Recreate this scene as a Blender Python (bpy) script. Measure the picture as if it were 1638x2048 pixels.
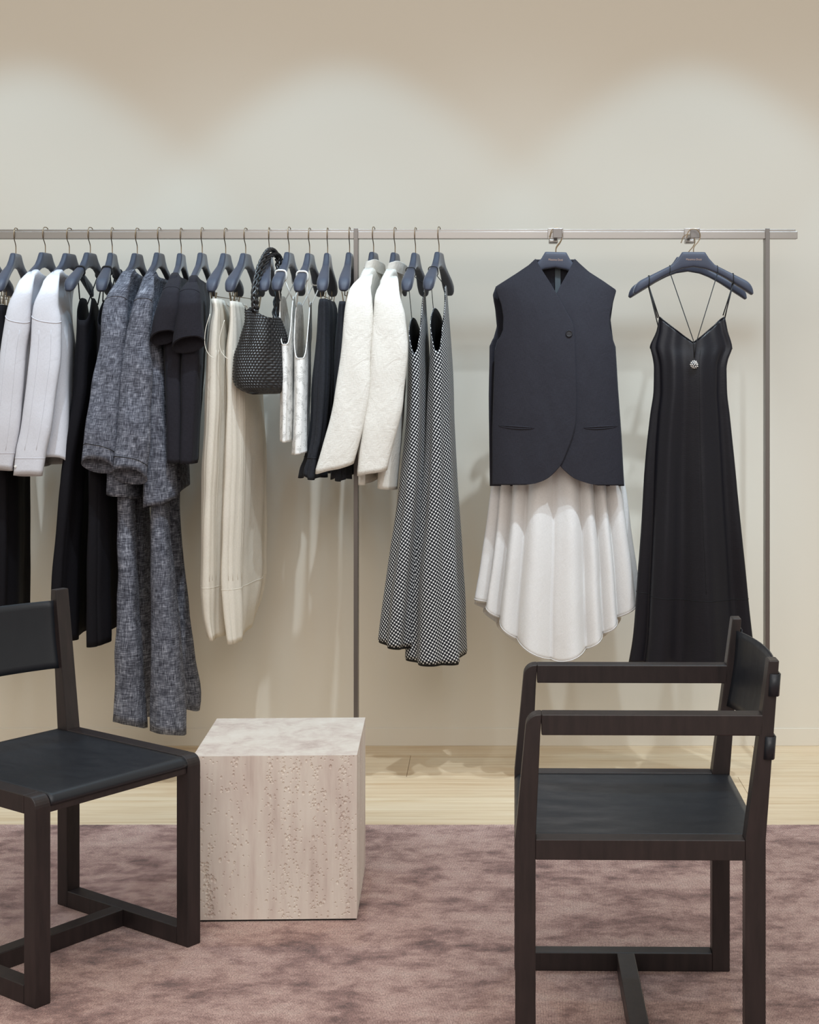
import bpy, bmesh, math, random
from mathutils import Vector, Matrix, noise

# ------------------------------------------------------------------ clear
for o in list(bpy.data.objects):
    bpy.data.objects.remove(o, do_unlink=True)
scene = bpy.context.scene
col = scene.collection
random.seed(7)

# ------------------------------------------------------------------ camera
F, PX, PY, CH = 3077.0, 980.0, 725.0, 1.38      # focal length in pixels, principal point, eye height
cam_d = bpy.data.cameras.new('camera')
cam_d.sensor_width = 36.0
cam_d.sensor_fit = 'AUTO'
cam_d.lens = 36.0 * F / 2048.0
cam_d.shift_x = -(PX - 819.0) / 2048.0
cam_d.shift_y = -(1024.0 - PY) / 2048.0
cam_d.clip_start = 0.05
cam = bpy.data.objects.new('camera', cam_d)
cam.location = (0, 0, CH)
cam.rotation_euler = (math.radians(90), 0, 0)
col.objects.link(cam)
scene.camera = cam

# ------------------------------------------------------------------ light
world = bpy.data.worlds.new('world')
scene.world = world
world.use_nodes = True
wb = world.node_tree.nodes['Background']
wb.inputs[0].default_value = (1.0, 0.935, 0.815, 1)
wb.inputs[1].default_value = 0.545


def spot(name, loc, target, power, angle, blend, color, size):
    d = bpy.data.lights.new(name, 'SPOT')
    d.energy = power
    d.spot_size = math.radians(angle)
    d.spot_blend = blend
    d.color = color
    d.shadow_soft_size = size
    o = bpy.data.objects.new(name, d)
    o.location = loc
    o.rotation_euler = (Vector(target) - Vector(loc)).to_track_quat('-Z', 'Y').to_euler()
    col.objects.link(o)
    return o


# row of wall-washing downlights close to the wall
for lx in (-2.86, -1.67, -0.525, 0.725, 1.92):
    spot('ceiling_downlight', (lx, 4.95, 3.30), (lx, 4.98, 0.0), 29, 76, 0.32, (0.40, 0.72, 1.0), 0.03)
# row of track spots further into the room, aimed at the rail
for lx, tx in ((-1.45, -1.8), (-0.45, -0.95), (0.35, -0.15), (1.0, 0.5), (1.75, 1.05)):
    spot('track_spot', (lx, 3.9, 3.30), (tx, 5.3, 0.35), 140 if lx < 1.5 else 75, 37, 0.8, (0.74, 0.88, 1.0), 0.025)
# wider, softer fill spots, unseen and added to lift the mid wall
for lx in (-1.65, -0.65, 0.35, 1.35):
    spot('wall_fill_spot', (lx, 3.6, 3.30), (lx - 0.3, 5.57, 1.38), 64, 46, 1.0, (0.58, 0.80, 1.0), 0.18)
# soft fill standing in for unseen ceiling lights over the seating area
ad = bpy.data.lights.new('overhead_fill', 'AREA')
ad.shape = 'RECTANGLE'; ad.size = 3.6; ad.size_y = 2.2; ad.energy = 34; ad.color = (0.95, 0.96, 1.0)
ao = bpy.data.objects.new('overhead_fill', ad)
ao.location = (-0.3, 2.4, 3.3)
col.objects.link(ao)
ad2 = bpy.data.lights.new('overhead_fill', 'AREA')  # frontal fill added above and behind the camera to brighten camera-facing surfaces
ad2.shape = 'RECTANGLE'; ad2.size = 4.0; ad2.size_y = 2.2; ad2.energy = 88; ad2.color = (1.0, 0.97, 0.95)
ao2 = bpy.data.objects.new('overhead_fill', ad2)
ao2.location = (0.0, -0.6, 3.3)
ao2.rotation_euler = (math.radians(25), 0, 0)
col.objects.link(ao2)

vs = scene.view_settings
vs.view_transform = 'Standard'
vs.look = 'None'
vs.exposure = 0.0
vs.gamma = 1.0
vs.use_curve_mapping = False

# ------------------------------------------------------------------ helpers


def P(px, py, Y):
    return Vector(((px - PX) * Y / F, Y, CH - (py - PY) * Y / F))


def srgb(r, g, b):
    def f(c):
        c /= 255.0
        return c / 12.92 if c <= 0.04045 else ((c + 0.055) / 1.055) ** 2.4
    return (f(r), f(g), f(b), 1.0)


class Mat:
    """small node helper"""

    def __init__(self, name, color, rough=0.6, metal=0.0, spec=0.5):
        m = bpy.data.materials.new(name)
        m.use_nodes = True
        self.m = m
        self.nt = m.node_tree
        self.b = self.nt.nodes['Principled BSDF']
        self.b.inputs['Base Color'].default_value = color
        self.b.inputs['Roughness'].default_value = rough
        self.b.inputs['Metallic'].default_value = metal
        self.b.inputs['Specular IOR Level'].default_value = spec

    def n(self, t, **kw):
        nd = self.nt.nodes.new(t)
        for k, v in kw.items():
            setattr(nd, k, v)
        return nd

    def l(self, a, b):
        self.nt.links.new(a, b)

    def coord(self, kind='UV', scale=(1, 1, 1), rot=(0, 0, 0)):
        tc = self.n('ShaderNodeTexCoord')
        mp = self.n('ShaderNodeMapping')
        mp.inputs['Scale'].default_value = scale
        mp.inputs['Rotation'].default_value = rot
        self.l(tc.outputs[kind], mp.inputs['Vector'])
        return mp.outputs[0]

    def noise(self, vec, scale=1.0, detail=3.0, rough=0.5, dist=0.0):
        t = self.n('ShaderNodeTexNoise')
        t.inputs['Scale'].default_value = scale
        t.inputs['Detail'].default_value = detail
        t.inputs['Roughness'].default_value = rough
        t.inputs['Distortion'].default_value = dist
        self.l(vec, t.inputs['Vector'])
        return t.outputs[0]

    def ramp(self, fac, stops, interp='LINEAR'):
        r = self.n('ShaderNodeValToRGB')
        r.color_ramp.interpolation = interp
        el = r.color_ramp.elements
        while len(el) < len(stops):
            el.new(0.5)
        for e, (p, c) in zip(el, stops):
            e.position = p
            e.color = c
        self.l(fac, r.inputs[0])
        return r.outputs[0]

    def math(self, op, a, b=None, clamp=False):
        nd = self.n('ShaderNodeMath', operation=op)
        nd.use_clamp = clamp
        for i, v in enumerate((a, b)):
            if v is None:
                continue
            if isinstance(v, (int, float)):
                nd.inputs[i].default_value = v
            else:
                self.l(v, nd.inputs[i])
        return nd.outputs[0]

    def mix(self, fac, a, b, mode='MIX'):
        nd = self.n('ShaderNodeMix', data_type='RGBA', blend_type=mode)
        for i, v in ((0, fac), (6, a), (7, b)):
            if isinstance(v, (int, float)):
                nd.inputs[i].default_value = v
            elif isinstance(v, tuple):
                nd.inputs[i].default_value = v
            else:
                self.l(v, nd.inputs[i])
        return nd.outputs[2]

    def color(self, c):
        self.l(c, self.b.inputs['Base Color'])

    def bump(self, h, strength=0.3, dist=0.001):
        nd = self.n('ShaderNodeBump')
        nd.inputs['Strength'].default_value = strength
        nd.inputs['Distance'].default_value = dist
        self.l(h, nd.inputs['Height'])
        self.l(nd.outputs[0], self.b.inputs['Normal'])


# ------------------------------------------------------------------ materials
M = {}


def plain_fabric(key, c, rough=0.85, spec=0.25, sheen=0.0, weave=900.0, var=0.06, bump=0.25, wrinkle=2.5):
    m = Mat(key, c, rough, 0, spec)
    uv = m.coord('UV')
    w1 = m.noise(m.coord('UV', (weave, weave * 0.12, 1)), 1.0, 1.0)
    w2 = m.noise(m.coord('UV', (weave * 0.12, weave, 1)), 1.0, 1.0)
    th = m.math('ADD', w1, w2)
    big = m.noise(m.coord('UV', (1.0, 0.6, 1)), 26.0, 4.0, 0.55, 1.2)
    dark = tuple(v * (1 - var) for v in c[:3]) + (1,)
    lite = tuple(min(1, v * (1 + var)) for v in c[:3]) + (1,)
    m.color(m.ramp(m.math('MULTIPLY', th, 0.5), [(0.35, dark), (0.65, lite)]))
    m.bump(m.math('ADD', th, m.math('MULTIPLY', big, wrinkle * 2.2)), bump, 0.0012)
    if sheen:
        m.b.inputs['Sheen Weight'].default_value = sheen
        m.b.inputs['Sheen Roughness'].default_value = 0.4
    M[key] = m.m
    return m


plain_fabric('white_poplin', srgb(201, 199, 203), 0.8)
plain_fabric('white_skirt_poplin', srgb(216, 213, 210), 0.8)
plain_fabric('cream_viscose', srgb(216, 208, 194), 0.8)
plain_fabric('cream_wool', srgb(216, 211, 202), 0.9, weave=500, bump=0.5)
plain_fabric('black_crepe', srgb(17, 15, 19), 0.8, spec=0.15)
plain_fabric('black_jersey', srgb(33, 31, 37), 0.9, sheen=0.04, weave=600, var=0.18)
plain_fabric('black_linen', srgb(38, 37, 44), 0.8, sheen=0.08, weave=700, var=0.15)
plain_fabric('charcoal_denim', srgb(34, 35, 40), 0.8, weave=600, var=0.35, sheen=0.04)
plain_fabric('black_lining', srgb(18, 18, 20), 0.6)
plain_fabric('grey_tape', srgb(72, 78, 82), 0.7)

m = Mat('black_satin', srgb(20, 19, 25), 0.38, 0, 0.28)
h = m.noise(m.coord('UV', (60, 500, 1)), 1.0, 2.0)
h2 = m.noise(m.coord('UV'), 22.0, 3.0)
m.bump(m.math('ADD', h, m.math('MULTIPLY', h2, 2.0)), 0.25, 0.001)
M['black_satin'] = m.m

# grey linen with light slubs
m = Mat('grey_linen', srgb(90, 92, 100), 0.9, 0, 0.2)
oi = m.n('ShaderNodeObjectInfo')
tc = m.n('ShaderNodeTexCoord')
va = m.n('ShaderNodeVectorMath', operation='ADD')
m.l(tc.outputs['UV'], va.inputs[0])
m.l(m.math('MULTIPLY', oi.outputs['Random'], 37.0), va.inputs[1])


def lin_noise(sc, det, ro):
    mp = m.n('ShaderNodeMapping')
    mp.inputs['Scale'].default_value = sc
    m.l(va.outputs[0], mp.inputs[0])
    return m.noise(mp.outputs[0], 1.0, det, ro)


a = lin_noise((640, 42, 1), 2.0, 0.6)
b = lin_noise((38, 640, 1), 2.0, 0.6)
c = lin_noise((46, 46, 1), 2.0, 0.5)
s = m.math('ADD', m.math('ADD', m.math('MULTIPLY', a, 0.42), m.math('MULTIPLY', b, 0.42)), m.math('MULTIPLY', c, 0.16))
m.color(m.ramp(s, [(0.37, srgb(34, 34, 40)), (0.47, srgb(72, 73, 82)), (0.55, srgb(112, 114, 124)), (0.65, srgb(176, 177, 186))]))
m.bump(s, 0.5, 0.001)
M['grey_linen'] = m.m

# gingham seersucker
m = Mat('gingham', srgb(120, 120, 120), 0.9, 0, 0.15)
tc = m.n('ShaderNodeTexCoord')
mp = m.n('ShaderNodeMapping')
mp.inputs['Scale'].default_value = (108, 108, 1)
mp.inputs['Rotation'].default_value = (0, 0, math.radians(30))
m.l(tc.outputs['UV'], mp.inputs[0])
sx = m.n('ShaderNodeSeparateXYZ')
m.l(mp.outputs[0], sx.inputs[0])
fu = m.math('SINE', m.math('MULTIPLY', sx.outputs[0], 2 * math.pi))
fv = m.math('SINE', m.math('MULTIPLY', sx.outputs[1], 2 * math.pi))
sum_ = m.math('ADD', m.math('MULTIPLY', m.math('ADD', fu, fv), 0.25), 0.5)
m.color(m.ramp(sum_, [(0.12, srgb(16, 16, 19)), (0.42, srgb(52, 53, 57)), (0.6, srgb(110, 111, 115)), (0.88, srgb(240, 238, 234))]))
m.bump(sum_, 0.5, 0.002)
M['gingham'] = m.m

# white lace
m = Mat('white_lace', srgb(236, 234, 230), 0.85, 0, 0.2)
v = m.n('ShaderNodeTexVoronoi', feature='DISTANCE_TO_EDGE')
m.l(m.coord('UV', (190, 190, 1)), v.inputs['Vector'])
v.inputs['Scale'].default_value = 1.0
fl = m.noise(m.coord('UV'), 38.0, 2.0)
lace = m.math('LESS_THAN', m.math('SUBTRACT', v.outputs[0], m.math('MULTIPLY', m.math('SUBTRACT', fl, 0.42), 1.6)), 0.12)
m.l(m.math('ADD', m.math('MULTIPLY', lace, 0.38), 0.62, True), m.b.inputs['Alpha'])
m.bump(lace, 0.6, 0.001)
M['white_lace'] = m.m

# woven black leather
m = Mat('woven_leather', srgb(26, 26, 28), 0.32, 0, 0.6)
m.bump(m.noise(m.coord('Object'), 300.0, 3.0), 0.15, 0.001)
M['woven_leather'] = m.m

m = Mat('hanger_velvet', srgb(56, 60, 74), 0.55, 0, 0.45)
m.b.inputs['Sheen Weight'].default_value = 0.35
m.b.inputs['Sheen Roughness'].default_value = 0.35
m.bump(m.noise(m.coord('Object'), 700.0, 2.0), 0.12, 0.0005)
M['hanger_velvet'] = m.m

m = Mat('bronze_wire', srgb(150, 132, 108), 0.3, 1.0)
M['bronze_wire'] = m.m

m = Mat('brushed_steel', srgb(168, 163, 159), 0.34, 1.0)
nz = m.noise(m.coord('Object', (0.6, 500, 500)), 1.0, 2.0)
m.l(m.ramp(nz, [(0.3, (0.31, 0.31, 0.31, 1)), (0.7, (0.36, 0.36, 0.36, 1))]), m.b.inputs['Roughness'])
M['brushed_steel'] = m.m
M['post_steel'] = Mat('post_steel', srgb(132, 127, 124), 0.38, 1.0).m

m = Mat('dark_stained_wood', srgb(44, 36, 36), 0.42, 0, 0.5)
g = m.noise(m.coord('Object', (60, 60, 9)), 1.0, 4.0, 0.6)
m.color(m.ramp(g, [(0.3, srgb(32, 27, 28)), (0.7, srgb(48, 39, 39))]))
m.bump(g, 0.12, 0.0008)
M['dark_stained_wood'] = m.m

m = Mat('black_leather', srgb(29, 33, 40), 0.4, 0, 0.5)
g = m.noise(m.coord('Object'), 420.0, 3.0)
g2 = m.noise(m.coord('Object', (18, 34, 18)), 1.0, 3.0)
m.bump(m.math('ADD', m.math('MULTIPLY', g, 0.25), m.math('MULTIPLY', g2, 1.2)), 0.16, 0.0022)
m.l(m.ramp(g2, [(0.3, (0.36, 0.36, 0.36, 1)), (0.7, (0.44, 0.44, 0.44, 1))]), m.b.inputs['Roughness'])
M['black_leather'] = m.m

m = Mat('wall_plaster', srgb(225, 217, 203), 0.85, 0, 0.2)
n1 = m.noise(m.coord('Object'), 160.0, 3.0)
m.bump(n1, 0.04, 0.001)
M['wall_plaster'] = m.m

m = Mat('oak_plank', srgb(216, 186, 148), 0.5, 0, 0.35)
oi = m.n('ShaderNodeObjectInfo')
tc = m.n('ShaderNodeTexCoord')
ad_ = m.n('ShaderNodeVectorMath', operation='ADD')
m.l(tc.outputs['Object'], ad_.inputs[0])
m.l(oi.outputs['Location'], ad_.inputs[1])
mp = m.n('ShaderNodeMapping'); mp.inputs['Scale'].default_value = (1.6, 42, 1)
m.l(ad_.outputs[0], mp.inputs[0])
gr = m.noise(mp.outputs[0], 1.0, 5.0, 0.6, 0.6)
mp2 = m.n('ShaderNodeMapping'); mp2.inputs['Scale'].default_value = (6, 240, 1)
m.l(ad_.outputs[0], mp2.inputs[0])
gr2 = m.noise(mp2.outputs[0], 1.0, 3.0)
base = m.ramp(m.math('ADD', m.math('MULTIPLY', gr, 0.7), m.math('MULTIPLY', gr2, 0.3)),
              [(0.34, srgb(206, 178, 142)), (0.5, srgb(224, 202, 170)), (0.68, srgb(232, 214, 186))])
tint = m.ramp(oi.outputs['Random'], [(0.0, (0.93, 0.92, 0.9, 1)), (1.0, (1, 1, 1, 1))])
m.color(m.mix(1.0, base, tint, 'MULTIPLY'))
m.bump(gr2, 0.1, 0.0005)
M['oak_plank'] = m.m
M['floor_base'] = Mat('floor_base', srgb(120, 90, 62), 0.8).m

# distressed mauve rug
m = Mat('mauve_rug', srgb(160, 128, 122), 0.95, 0, 0.1)
ob = m.coord('Object')
n1 = m.noise(m.coord('Object', (4.0, 6.5, 1)), 1.0, 7.0, 0.66, 0.3)
n2 = m.noise(m.coord('Object', (15, 20, 1)), 1.0, 6.0, 0.7, 0.2)
patch = m.math('ADD', m.math('MULTIPLY', n1, 0.55), m.math('MULTIPLY', n2, 0.45))
cl = m.ramp(patch, [(0.37, srgb(108, 80, 77)), (0.455, srgb(166, 130, 123)), (0.53, srgb(204, 170, 161)), (0.64, srgb(222, 194, 184))])
ribs = m.n('ShaderNodeTexWave', wave_type='BANDS', bands_direction='X')
m.l(m.coord('Object', (1, 1, 1), (0, 0, 0.05)), ribs.inputs['Vector'])
ribs.inputs['Scale'].default_value = 96.0
ribs.inputs['Distortion'].default_value = 2.2
ribs.inputs['Detail'].default_value = 3.0
ribs.inputs['Detail Scale'].default_value = 6.0
fib = m.noise(m.coord('Object', (330, 120, 1)), 1.0, 3.0, 0.75)
fine = m.math('ADD', m.math('MULTIPLY', ribs.outputs[1], 0.28), m.math('MULTIPLY', fib, 0.72))
m.color(m.mix(1.0, cl, m.ramp(fine, [(0.32, (0.40, 0.34, 0.33, 1)), (0.68, (1.4, 1.38, 1.36, 1))]), 'MULTIPLY'))
m.bump(fine, 0.9, 0.004)
m.b.inputs['Sheen Weight'].default_value = 0.25
M['mauve_rug'] = m.m

# travertine
m = Mat('travertine', srgb(206, 194, 180), 0.75, 0, 0.25)
ve = m.noise(m.coord('Object', (16, 16, 1.6)), 1.0, 5.0, 0.6, 0.5)
ve2 = m.noise(m.coord('Object', (60, 60, 9)), 1.0, 4.0, 0.6)
bl = m.noise(m.coord('Object', (5, 5, 2.4)), 1.0, 3.0, 0.5, 0.4)
mixv = m.math('ADD', m.math('ADD', m.math('MULTIPLY', ve, 0.5), m.math('MULTIPLY', ve2, 0.2)), m.math('MULTIPLY', bl, 0.3))
m.color(m.ramp(mixv, [(0.33, srgb(194, 176, 168)), (0.45, srgb(220, 207, 198)), (0.54, srgb(231, 222, 212)), (0.66, srgb(238, 231, 222))]))
m.bump(m.noise(m.coord('Object'), 260.0, 4.0), 0.12, 0.001)
M['travertine'] = m.m
M['black_plinth'] = Mat('black_plinth', srgb(16, 16, 17), 0.6).m
M['black_button'] = Mat('black_button', srgb(34, 34, 38), 0.35).m
M['rose_gold_print'] = Mat('rose_gold_print', srgb(176, 148, 132), 0.5, 0.2).m
M['crystal'] = Mat('crystal', srgb(238, 232, 226), 0.2, 0.5).m
M['black_cord'] = Mat('black_cord', srgb(20, 20, 23), 0.7).m
M['white_cord'] = Mat('white_cord', srgb(236, 234, 228), 0.7).m
M['cream_cord'] = Mat('cream_cord', srgb(226, 219, 205), 0.7).m
M['white_plastic'] = Mat('white_plastic', srgb(225, 222, 216), 0.4).m
M['dark_plastic'] = Mat('dark_plastic', srgb(44, 47, 52), 0.35).m

# ------------------------------------------------------------------ object helpers


def link(name, me, parent=None, mat=None, smooth=False):
    if mat:
        me.materials.clear()
        me.materials.append(M[mat])
    if smooth:
        for p in me.polygons:
            p.use_smooth = True
    o = bpy.data.objects.new(name, me)
    col.objects.link(o)
    if parent is not None:
        o.parent = parent
        if parent.get('world_parts'):
            o.location = -Vector(parent['base'])
        elif parent.parent is not None and parent.type == 'MESH':
            pass
    return o


def thing(name, label, cat, loc=(0, 0, 0), rotz=0.0, group=None, world_parts=True):
    o = bpy.data.objects.new(name, None)
    o.empty_display_size = 0.05
    col.objects.link(o)
    o.location = loc
    o.rotation_euler = (0, 0, rotz)
    o['label'] = label
    o['category'] = cat
    if group:
        o['group'] = group
    if world_parts:
        o['world_parts'] = 1
        o['base'] = tuple(loc)
    return o


def struct(o):
    o['kind'] = 'structure'
    return o


def mesh(verts, faces, uvs=None):
    me = bpy.data.meshes.new('mesh')
    me.from_pydata([tuple(v) for v in verts], [], faces)
    if uvs is not None:
        lay = me.uv_layers.new(name='UVMap')
        k = 0
        for f in uvs:
            for uv in f:
                lay.data[k].uv = uv
                k += 1
    me.update()
    return me


def prism(poly, axis, a0, a1, bevel=0.0, seg=2):
    """polygon extruded along axis ('x','y','z'); poly holds the two other coordinates in order"""
    def pt(p, a):
        if axis == 'y':
            return (p[0], a, p[1])
        if axis == 'x':
            return (a, p[0], p[1])
        return (p[0], p[1], a)
    n = len(poly)
    vs_ = [pt(p, a0) for p in poly] + [pt(p, a1) for p in poly]
    fs = [tuple(range(n)), tuple(range(2 * n - 1, n - 1, -1))]
    for i in range(n):
        j = (i + 1) % n
        fs.append((i, i + n, j + n, j))
    me = mesh(vs_, fs)
    bm = bmesh.new()
    bm.from_mesh(me)
    bmesh.ops.recalc_face_normals(bm, faces=bm.faces)
    if bevel:
        es = [e for e in bm.edges if e.calc_face_angle(0) > 0.5]
        bmesh.ops.bevel(bm, geom=es, offset=bevel, segments=seg, affect='EDGES', profile=0.5)
    bm.to_mesh(me)
    bm.free()
    return me


def box(x0, x1, y0, y1, z0, z1, bevel=0.0, seg=2):
    return prism([(x0, y0), (x1, y0), (x1, y1), (x0, y1)], 'z', z0, z1, bevel, seg)


def tube(pts, r, n=6, closed=False, flat=1.0):
    pts = [Vector(p) for p in pts]
    N = len(pts)
    vs_, fs = [], []
    up = Vector((0.13, 0.21, 0.97)).normalized()
    prev = None
    for i, p in enumerate(pts):
        a = pts[(i - 1) % N] if (closed or i > 0) else p
        b = pts[(i + 1) % N] if (closed or i < N - 1) else p
        t = (b - a)
        t = t.normalized() if t.length > 1e-9 else Vector((0, 0, 1))
        if prev is None:
            s = t.cross(up)
            if s.length < 1e-3:
                s = t.cross(Vector((1, 0, 0)))
        else:
            s = prev - t * prev.dot(t)
            if s.length < 1e-6:
                s = t.cross(up)
        s.normalize()
        prev = s
        w = t.cross(s)
        rr = r[i] if isinstance(r, (list, tuple)) else r
        for k in range(n):
            an = 2 * math.pi * k / n
            vs_.append(p + s * (math.cos(an) * rr) + w * (math.sin(an) * rr * flat))
    L = N if closed else N - 1
    for i in range(L):
        i2 = (i + 1) % N
        for k in range(n):
            k2 = (k + 1) % n
            fs.append((i * n + k, i * n + k2, i2 * n + k2, i2 * n + k))
    if not closed:
        fs.append(tuple(range(n - 1, -1, -1)))
        fs.append(tuple(range((N - 1) * n, N * n)))
    uvs = []
    for f in fs:
        uvs.append([(0.01 * (i % n), 0.004 * (i // n)) for i in f])
    return mesh(vs_, fs, uvs)


def smooth_path(pts, sub=6):
    pts = [Vector(p) for p in pts]
    out = []
    for i in range(len(pts) - 1):
        p0 = pts[max(i - 1, 0)]; p1 = pts[i]; p2 = pts[i + 1]; p3 = pts[min(i + 2, len(pts) - 1)]
        for k in range(sub):
            t = k / sub
            out.append(0.5 * ((2 * p1) + (p2 - p0) * t + (2 * p0 - 5 * p1 + 4 * p2 - p3) * t * t + (3 * p1 - p0 - 3 * p2 + p3) * t ** 3))
    out.append(pts[-1])
    return out


def interp(rows, y):
    """smooth (monotone-limited) interpolation of tuples keyed by rows[i][0]"""
    if y <= rows[0][0]:
        return rows[0][1:]
    if y >= rows[-1][0]:
        return rows[-1][1:]
    for i in range(len(rows) - 1):
        a, b = rows[i], rows[i + 1]
        if a[0] <= y <= b[0]:
            h = b[0] - a[0]
            if h < 1e-9:
                return b[1:]
            t = (y - a[0]) / h
            out = []
            for k in range(1, len(a)):
                d = (b[k] - a[k]) / h
                if i > 0:
                    p = rows[i - 1]
                    dp = (a[k] - p[k]) / max(a[0] - p[0], 1e-6)
                    m0 = 0.0 if dp * d <= 0 else 2 * dp * d / (dp + d)
                else:
                    m0 = d
                if i < len(rows) - 2:
                    q = rows[i + 2]
                    dn = (q[k] - b[k]) / max(q[0] - b[0], 1e-6)
                    m1 = 0.0 if dn * d <= 0 else 2 * dn * d / (dn + d)
                else:
                    m1 = d
                t2, t3 = t * t, t * t * t
                out.append((2 * t3 - 3 * t2 + 1) * a[k] + (t3 - 2 * t2 + t) * h * m0 + (-2 * t3 + 3 * t2) * b[k] + (t3 - t2) * h * m1)
            return tuple(out)


def shoulder(py):
    """depth reached towards the room by a garment that lies on a hanger arm, by image height"""
    tab = [(514, 5.16), (520, 5.125), (526, 5.10), (536, 5.06), (548, 5.018), (556, 5.004), (570, 4.990), (600, 4.982), (2000, 4.982)]
    for (a, ya), (b, yb) in zip(tab, tab[1:]):
        if py <= a:
            return ya
        if py <= b:
            return ya + (yb - ya) * (py - a) / (b - a)
    return 4.982


class Cloth:
    """a draped tube of cloth: a flattened ring between a point N and a point F at every height"""

    def __init__(self, rows, top, hem, Yn=4.985, Yf=5.40, sh=False, e=0.6, folds=(), wr=0.0012, wrs=14.0, seed=0.0, Yref=None, p=1.0, weave=None):
        self.rows, self.top, self.hem, self.weave = rows, top, hem, weave
        self.Yn, self.Yf, self.sh, self.e = Yn, Yf, sh, e
        self.folds, self.wr, self.wrs, self.seed, self.p = folds, wr, wrs, seed, p
        self.Yref = Yref if Yref else (Yn if not callable(Yn) else 5.0)

    def frame(self, py):
        rw = interp(self.rows, py)
        xn, tn, xf, tf = rw[:4]
        Yn, Yf = self.Yn, self.Yf
        if len(rw) > 4:
            Yn = Yf = rw[4]
        if self.sh:
            Yn = shoulder(py)
            Yf = 10.4 - Yn
            Yn += self.Yn - 4.985
        N = Vector(((xn - PX) * Yn / F, Yn))
        Fp = Vector(((xf - PX) * Yf / F, Yf))
        return N, Fp, tn * Yn / F, tf * Yf / F

    def base(self, th, py, off=0.0):
        N, Fp, tn, tf = self.frame(py)
        c, s = math.cos(th), math.sin(th)
        ce = math.copysign(abs(c) ** self.e, c)
        se = math.copysign(abs(s) ** self.e, s)
        mid = (N + Fp) / 2
        ax = (N - Fp)
        half = ax.length / 2
        ax = ax / max(ax.length, 1e-6)
        pr = Vector((-ax.y, ax.x))
        th_ = tf + (tn - tf) * (ce + 1) / 2
        q = mid + ax * (half + off) * ce + pr * (th_ + off) * se
        # outward normal of the ring
        nrm = (ax * (c / max(half, 1e-4)) + pr * (s / max(th_, 1e-4)))
        nrm = nrm / max(nrm.length, 1e-6)
        return q, nrm

    def point(self, th, t, off=0.0, py=None):
        yt, yh = self.top(th) if callable(self.top) else self.top, self.hem(th) if callable(self.hem) else self.hem
        if py is None:
            py = yt + (yh - yt) * t
        else:
            t = (py - yt) / max(yh - yt, 1e-6)
        t = min(max(t, 0.0), 1.0)
        q, nrm = self.base(th, py, off)
        d = 0.0
        for fo in self.folds:
            k, a0, a1, ph, dr = fo[:5]
            am = a0 + (a1 - a0) * t ** self.p
            if len(fo) > 5:                      # broad ridges with narrow creases
                d += am * (1.6 * abs(math.sin(0.5 * (k * th + ph + dr * t + 1.1 * math.sin(3 * th + 0.6) + 0.7 * math.sin(5 * th + 2)))) ** fo[5] - 1.0)
            else:
                d += am * math.sin(k * th + ph + dr * t)
        if self.weave:
            wa, wu, wv = self.weave
            row = math.floor(py / wv)
            sv = abs(math.sin(math.pi * py / wv)) ** 0.5
            su = abs(math.sin(0.5 * (wu * th) + (math.pi / 2 if row % 2 else 0))) ** 0.5
            d += wa * sv * su
        z = CH - (py - PY) * self.Yref / F
        if self.wr:
            v = Vector((q.x * self.wrs, q.y * self.wrs, z * self.wrs * 0.45 + self.seed))
            d += self.wr * 2.0 * noise.noise(v)
        q = q + nrm * d
        return Vector((q.x, q.y, z))

    def mesh(self, nu=80, nv=44, cap=False):
        vs_, uv, fs, uvs = [], [], [], []
        for j in range(nv + 1):
            t = j / nv
            row, acc, prev = [], 0.0, None
            for i in range(nu + 1):
                th = math.pi + 2 * math.pi * i / nu
                p = self.point(th, t)
                if prev is not None:
                    acc += math.hypot(p.x - prev.x, p.y - prev.y)
                prev = p
                row.append((p, acc))
            for p, a in row[:-1]:
                vs_.append(p)
            uv.append([(a - acc / 2, p.z) for p, a in row])
        for j in range(nv):
            for i in range(nu):
                i2 = (i + 1) % nu
                fs.append((j * nu + i, (j + 1) * nu + i, (j + 1) * nu + i2, j * nu + i2))
                uvs.append([uv[j][i], uv[j + 1][i], uv[j + 1][i + 1], uv[j][i + 1]])
        if cap:
            fs.append(tuple(nv * nu + i for i in range(nu - 1, -1, -1)))
            uvs.append([uv[nv][i] for i in range(nu - 1, -1, -1)])
        return mesh(vs_, fs, uvs)

    def obj(self, name, parent, mat, nu=80, nv=44, thick=0.0018, cap=False):
        o = link(name, self.mesh(nu, nv, cap), parent, mat, True)
        if thick:
            md = o.modifiers.new('thickness', 'SOLIDIFY')
            md.thickness = thick
            md.offset = -1.0
        return o

    def ring(self, py=None, t=None, off=0.0012, a0=0.0, a1=2 * math.pi, n=60):
        out = []
        for i in range(n + 1):
            th = a0 + (a1 - a0) * i / n
            yy = py(th) if callable(py) else py
            out.append(self.point(th, t if t is not None else 0, off, yy))
        return out


def seam(name, parent, mat, pts, r=0.0009, closed=False):
    if closed:
        pts = pts[:-1]
    return link(name, tube(pts, r, 5, closed), parent, mat, True)


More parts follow.
